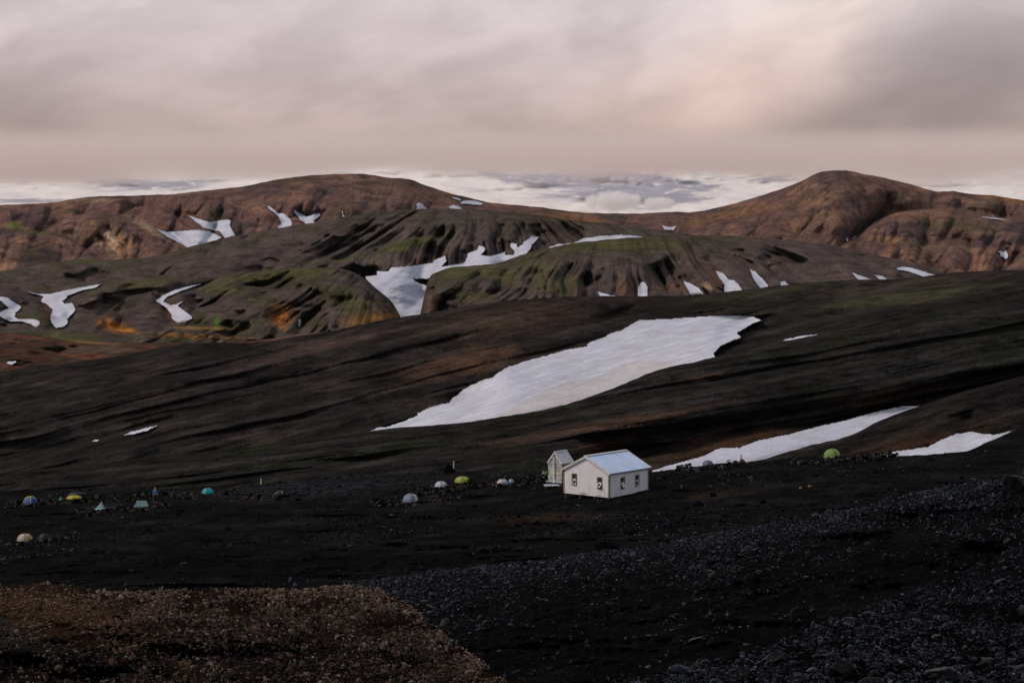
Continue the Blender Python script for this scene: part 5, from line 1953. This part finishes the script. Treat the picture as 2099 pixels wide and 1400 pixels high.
def windbreak(label, px, py, rx, ry, height, a0, a1, n, seed):
    """dry-stone ring round a pitch, open on one side"""
    rng = np.random.default_rng(seed)
    p = ground(px, py)
    root = empty('stone_windbreak', tuple(p))
    tag(root, label, 'stone wall', 'dry-stone windbreaks round the pitches')
    an = rng.uniform(a0, a1, n)
    lev = rng.uniform(0, 1, n) ** 1.9
    wob = 1 + .12 * perlin(an * 2.0, .5, seed) + rng.normal(0, .10, n) * (1 - .7 * lev)
    hv = height * .85 * (.75 + .5 * perlin(an * 1.4, 2.5, seed + 2))
    X, Y = rx * wob * np.cos(an), ry * wob * np.sin(an)
    Z = np.array([ground_z(p[0] + u, p[1] + v) for u, v in zip(X, Y)]) - p[2] + lev * hv
    size = np.clip(rng.lognormal(math.log(.27), .28, n), .14, .5)
    c = np.array([(.006, .006, .007), (.012, .012, .013), (.040, .039, .040), (.075, .068, .064), (.10, .074, .055), (.010, .0105, .0125)])[rng.integers(0, 6, n)] * rng.uniform(.6, 1.3, (n, 1))
    stones('rubble', np.stack([X, Y, Z], -1), size, c, M_st_camp, root, .8, SH0, seed)
    for i in np.argsort(-size)[:8]:
        v, f = SH1[i % 10]
        o = mesh_obj('stone', v * .5 * size[i] * 1.35, f, M_sr_camp, root)
        o.location = (X[i] * 1.03, Y[i] * 1.03, Z[i] + .06)
        o.rotation_euler = (rng.normal(0, .5), rng.normal(0, .5), rng.uniform(0, 6))


PI = math.pi
FR = (PI * .95, 2.05 * PI)     # wall in front and at the sides
tent('blue dome tent with a yellow rim', 62, 1032, 30, 16, (.02, .13, .50), (.015, .09, .38), (.55, .48, .03), face=.3)
tent('small pale green tent peeking over the stones near the yellow tent', 124, 1024, 12, 9, (.10, .36, .20), kind='pyramid')
tent('low yellow dome tent behind a wall of stones', 152, 1022, 36, 8, (.62, .50, .02), (.5, .4, .02), flat=.5)
tent('dark navy tarp tent behind the low yellow dome', 160, 1014, 44, 7, (.012, .022, .035), flat=.5)
tent('pale teal pyramid tent with one steep peak', 206, 1043, 30, 18, (.24, .42, .42), (.17, .33, .34), kind='pyramid', face=-.2)
tent('teal ridge tent with a flat top', 290, 1038, 34, 14, (.13, .30, .30), (.10, .25, .26), kind='ridge', face=.1, flat=.7)
tent('cream dome tent with an orange end', 51, 1108, 36, 16, (.62, .48, .38), (.55, .34, .05), flat=.7, face=.2)
tent('dark green dome tent next to the cream one', 91, 1106, 28, 14, (.012, .035, .024), flat=.7)
tent('bright turquoise dome tent alone in its stone ring', 426, 1011, 28, 12, (.0, .42, .48), (.0, .36, .42), flat=.8)
tent('half-hidden grey and beige tent near the striped post', 572, 1014, 26, 9, (.07, .075, .085), (.42, .33, .23), flat=.6, face=.5)
tent('blue-grey dome tent with a white end', 841, 1027, 38, 17, (.24, .32, .45), (.66, .64, .64), flat=.8, face=.45)
tent('white dome tent half hidden by a thick stone wall', 904, 999, 30, 14, (.58, .62, .70), (.52, .56, .64), flat=.8)
tent('lime yellow dome tent', 948, 988, 36, 13, (.42, .50, .03), (.36, .44, .03), flat=.7)
tent('white dome tent beside a small cream one', 1030, 991, 26, 10, (.62, .62, .68), flat=.7)
tent('small cream tent beside a white dome', 1048, 990, 13, 9, (.66, .56, .46), flat=.8)
tent('green tent partly hidden by the shed', 1119, 973, 20, 9, (.10, .33, .06), flat=.7)
tent('large lime green dome tent by the snow bank', 1705, 937, 42, 19, (.24, .42, .06), (.44, .50, .13), face=.35)
tent('slate blue dome tent behind black stones at the foot of the narrow snowfield', 1451, 953, 24, 10, (.16, .20, .30), flat=.8)

for a in (('stone ring round the blue and yellow dome', 62, 1034, 2.6, 2.6, .7, PI * .7, 2.3 * PI, 330, 1), ('stone ring round the low yellow dome', 146, 1026, 3.4, 2.2, .7, PI * .8, 2.2 * PI, 330, 2),
          ('stone wall before the teal pyramid tent', 206, 1045, 2.6, 2.2, .55, PI * .8, 2.2 * PI, 260, 3), ('stone wall before the teal ridge tent', 290, 1041, 2.8, 2.3, .5, PI * .85, 2.25 * PI, 260, 4),
          ('empty stone ring behind the teal ridge tent', 275, 1020, 4.0, 2.0, .6, 0, 2 * PI, 260, 5), ('stone wall before the cream and dark green domes', 66, 1110, 4.2, 2.4, .6, PI * .8, 2.2 * PI, 420, 6),
          ('low scattered stone row below the cream dome', 40, 1140, 4.5, 1.2, .25, PI * .9, 2.1 * PI, 160, 7), ('stone ring round the turquoise dome', 420, 1014, 3.4, 2.0, .6, PI * .75, 2.2 * PI, 300, 8),
          ('stone wall beside the grey and beige tent', 553, 1018, 2.6, 1.8, .5, PI * .7, 1.9 * PI, 170, 9), ('stone ring round the blue-grey dome', 838, 1030, 3.6, 2.2, .5, PI * .6, 2.3 * PI, 330, 10),
          ('thick stone wall before the white dome', 904, 1003, 3.0, 2.0, 1.0, PI * .75, 2.2 * PI, 420, 11), ('stone wall before the lime yellow dome', 965, 992, 3.6, 2.2, .7, PI * .8, 2.3 * PI, 300, 12),
          ('stone wall before the paired white and cream tents', 1050, 993, 3.4, 1.8, .45, PI * .9, 2.3 * PI, 220, 13), ('stone heap beside the green tent and shed', 1104, 981, 1.8, 1.4, .8, 0, 2 * PI, 180, 14),
          ('stone wall before the large lime green dome', 1712, 942, 4.2, 1.8, .45, PI * .85, 2.2 * PI, 360, 15), ('stone wall below the snow bank beside the green dome', 1775, 940, 2.8, 1.4, .5, PI * .8, 2.2 * PI, 200, 16),
          ('stone ring round the slate blue dome', 1455, 957, 3.2, 1.8, .5, PI * .7, 2.3 * PI, 360, 17)):
    windbreak(*a)

# marker posts
M_pw = plain_mat('white_post', (.62, .60, .58), .7, .2, .1)
M_pb = plain_mat('blue_post_top', (.03, .12, .32), .6, .3, .1)
for lab, px, py, hpx, top in (('white marker post with a blue top on the open sand', 535, 993, 17, M_pb), ('thin dark marker post at the foot of the narrow snowfield', 1519, 952, 20, M_post),
                              ('short pale stake standing in the cairn', 930, 962, 17, M_pw)):
    p = ground(px, py)
    k = p[1] / F
    r = empty('marker_post', tuple(p))
    tag(r, lab, 'post', 'trail marker posts')
    h = hpx * k
    mb = MB()
    mb.tube([(0, 0, -.2), (0, 0, h * .72)], .05, 8)
    mb.build('shaft', M_post if top is M_post else M_pw, r)
    mb = MB()
    mb.tube([(0, 0, h * .721), (0, 0, h)], [.054, .050], 8)
    mb.build('cap', top, r)


def bag(label, px, py, wpx, hpx, col, seed):
    p = ground(px, py)
    k = p[1] / F
    v, f = ico(3)
    v = np.sign(v) * np.abs(v) ** .75
    v = v * (1 + .10 * fbm(v[:, 0] * 2 + seed, v[:, 2] * 2 + v[:, 1], seed, 3))[:, None] * np.array((wpx * k * .55, wpx * k * .38, hpx * k * .55))
    r = empty('bag', (p[0], p[1], p[2] + hpx * k * .45), .4)
    tag(r, label, 'bag')
    mesh_obj('body', v, f, cloth('bag_fabric', col), r, True)
    mb = MB()
    mb.tube([(-wpx * k * .3, 0, hpx * k * .5), (0, 0, hpx * k * .75), (wpx * k * .3, 0, hpx * k * .5)], .03, 6)
    mb.build('strap', M_post, r, True)


bag('small orange bag lying on the dark sand', 1660, 999, 8, 5, (.22, .09, .03), 3)
bag('small white bag next to the orange one', 1641, 1001, 6, 3, (.25, .25, .22), 4)
bag('bright blue bag between the white and cream tents', 1043, 994, 10, 6, (.01, .13, .36), 5)


# ------------------------------------------------------------------ the person standing by the stones
def skin_mesh(name, joints, edges, mat, parent, sub=1, root=0):
    me = bpy.data.meshes.new(name)
    me.from_pydata([j[:3] for j in joints], edges, [])
    o = bpy.data.objects.new(name, me)
    COL.objects.link(o)
    if parent:
        o.parent = parent
    sk = o.modifiers.new('skin', 'SKIN')
    sk.use_smooth_shade = True
    for i, j in enumerate(joints):
        r = j[3]
        me.skin_vertices[0].data[i].radius = r if isinstance(r, tuple) else (r, r)
        me.skin_vertices[0].data[i].use_root = i == root
    sd = o.modifiers.new('sub', 'SUBSURF')
    sd.levels = sd.render_levels = sub
    me.materials.append(mat)
    return o


def person():
    p = ground(318, 1030)
    r = empty('person', tuple(p), math.radians(200))
    tag(r, 'person in a blue jacket and dark trousers standing among the stone rings', 'person')
    M_sk = plain_mat('skin', (.42, .26, .19), .6, .3, .05)
    J = [(0, 0, .93, .13), (0, 0, 1.12, .13), (0, 0, 1.32, .15), (0, 0, 1.44, .075), (0, 0, 1.52, .058), (0, .015, 1.60, (.085, .095)), (0, .02, 1.70, (.078, .09)), (0, .01, 1.76, (.05, .06))]
    E = [(0, 1), (1, 2), (2, 3), (3, 4), (4, 5), (5, 6), (6, 7)]
    for s in (-1, 1):
        k = len(J)
        J += [(.10 * s, 0, .88, .095), (.11 * s, .02, .50, .062), (.11 * s, -.02, .10, .042), (.115 * s, .03, .045, .042), (.12 * s, .15, .035, .035)]
        E += [(0, k), (k, k + 1), (k + 1, k + 2), (k + 2, k + 3), (k + 3, k + 4)]
        k = len(J)
        J += [(.19 * s, 0, 1.38, .06), (.24 * s, .02, 1.12, .043), (.22 * s, .16, .92, .032), (.22 * s, .20, .87, (.035, .02))]
        E += [(2, k), (k, k + 1), (k + 1, k + 2), (k + 2, k + 3)]
        w = k + 3
        for i, (dx, ln) in enumerate(((-.03, .065), (-.01, .08), (.01, .078), (.03, .06))):
            k = len(J)
            J += [(.22 * s + dx, .225, .845, .009), (.22 * s + dx * 1.1, .23, .845 - ln * .6, .008), (.22 * s + dx, .215, .845 - ln, .007)]
            E += [(w, k), (k, k + 1), (k + 1, k + 2)]
        k = len(J)
        J += [(.22 * s - .045 * s, .21, .875, .010), (.22 * s - .055 * s, .235, .84, .009)]
        E += [(w, k), (k, k + 1)]
    skin_mesh('body', J, E, M_sk, r)
    nose = MB()
    nose.tube([(0, .10, 1.655), (0, .128, 1.625), (0, .105, 1.61)], [.012, .018, .012], 6)
    nose.build('nose', M_sk, r, True)
    jk = [(0, 0, .90, (.155, .125)), (0, 0, 1.12, (.16, .135)), (0, 0, 1.32, (.175, .14)), (0, 0, 1.45, .085)]
    je = [(0, 1), (1, 2), (2, 3)]
    for s in (-1, 1):
        k = len(jk)
        jk += [(.20 * s, 0, 1.38, .075), (.25 * s, .02, 1.12, .06), (.225 * s, .15, .94, .048)]
        je += [(2, k), (k, k + 1), (k + 1, k + 2)]
    skin_mesh('jacket', jk, je, plain_mat('blue_jacket', (.03, .16, .42), .7, .2, .15, 6.0), r)
    tr = [(0, 0, .94, .135)]
    te = []
    for s in (-1, 1):
        k = len(tr)
        tr += [(.10 * s, 0, .86, .11), (.11 * s, .02, .50, .082), (.11 * s, -.015, .12, .066)]
        te += [(0, k), (k, k + 1), (k + 1, k + 2)]
    skin_mesh('trousers', tr, te, plain_mat('dark_trousers', (.02, .02, .024), .85, .1, .15, 6.0), r)
    v, f = ico(2)
    v = v * np.array((.093, .108, .095)) + np.array((0, .005, 1.70))
    hair = mesh_obj('hair', v[:, :], [t for t in f.tolist() if np.mean(v[t, 2] - .35 * (v[t, 1])) > 1.685], plain_mat('hair', (.05, .03, .02), .7, .2, .2, 20.0), r, True)
    for s in (-1, 1):
        b = MB()
        b.box((.075 * s + .045 if s > 0 else .075 * s - .13, -.06, 0), (.075 * s + .13 if s > 0 else .075 * s - .045, .20, .09))
        b.build('boot', M_post, r)


person()

# ------------------------------------------------------------------ the air
hz = MB()
hz.box((-9500, -120, -1300), (9500, 22000, 2300))
ho = hz.build('haze', None)
ho['kind'] = 'stuff'
ho['label'] = 'thin pale haze in the air'
mh = bpy.data.materials.new('haze')
mh.use_nodes = True
T = NT(mh.node_tree)
pv = T.n('ShaderNodeVolumePrincipled')
pv.inputs['Color'].default_value = (.86, .88, .95, 1)
pv.inputs['Density'].default_value = 0.5e-5
pv.inputs['Anisotropy'].default_value = .2
ou = T.n('ShaderNodeOutputMaterial')
T.set(ou.inputs['Volume'], pv.outputs[0])
ho.data.materials.append(mh)
ho.display_type = 'WIRE'
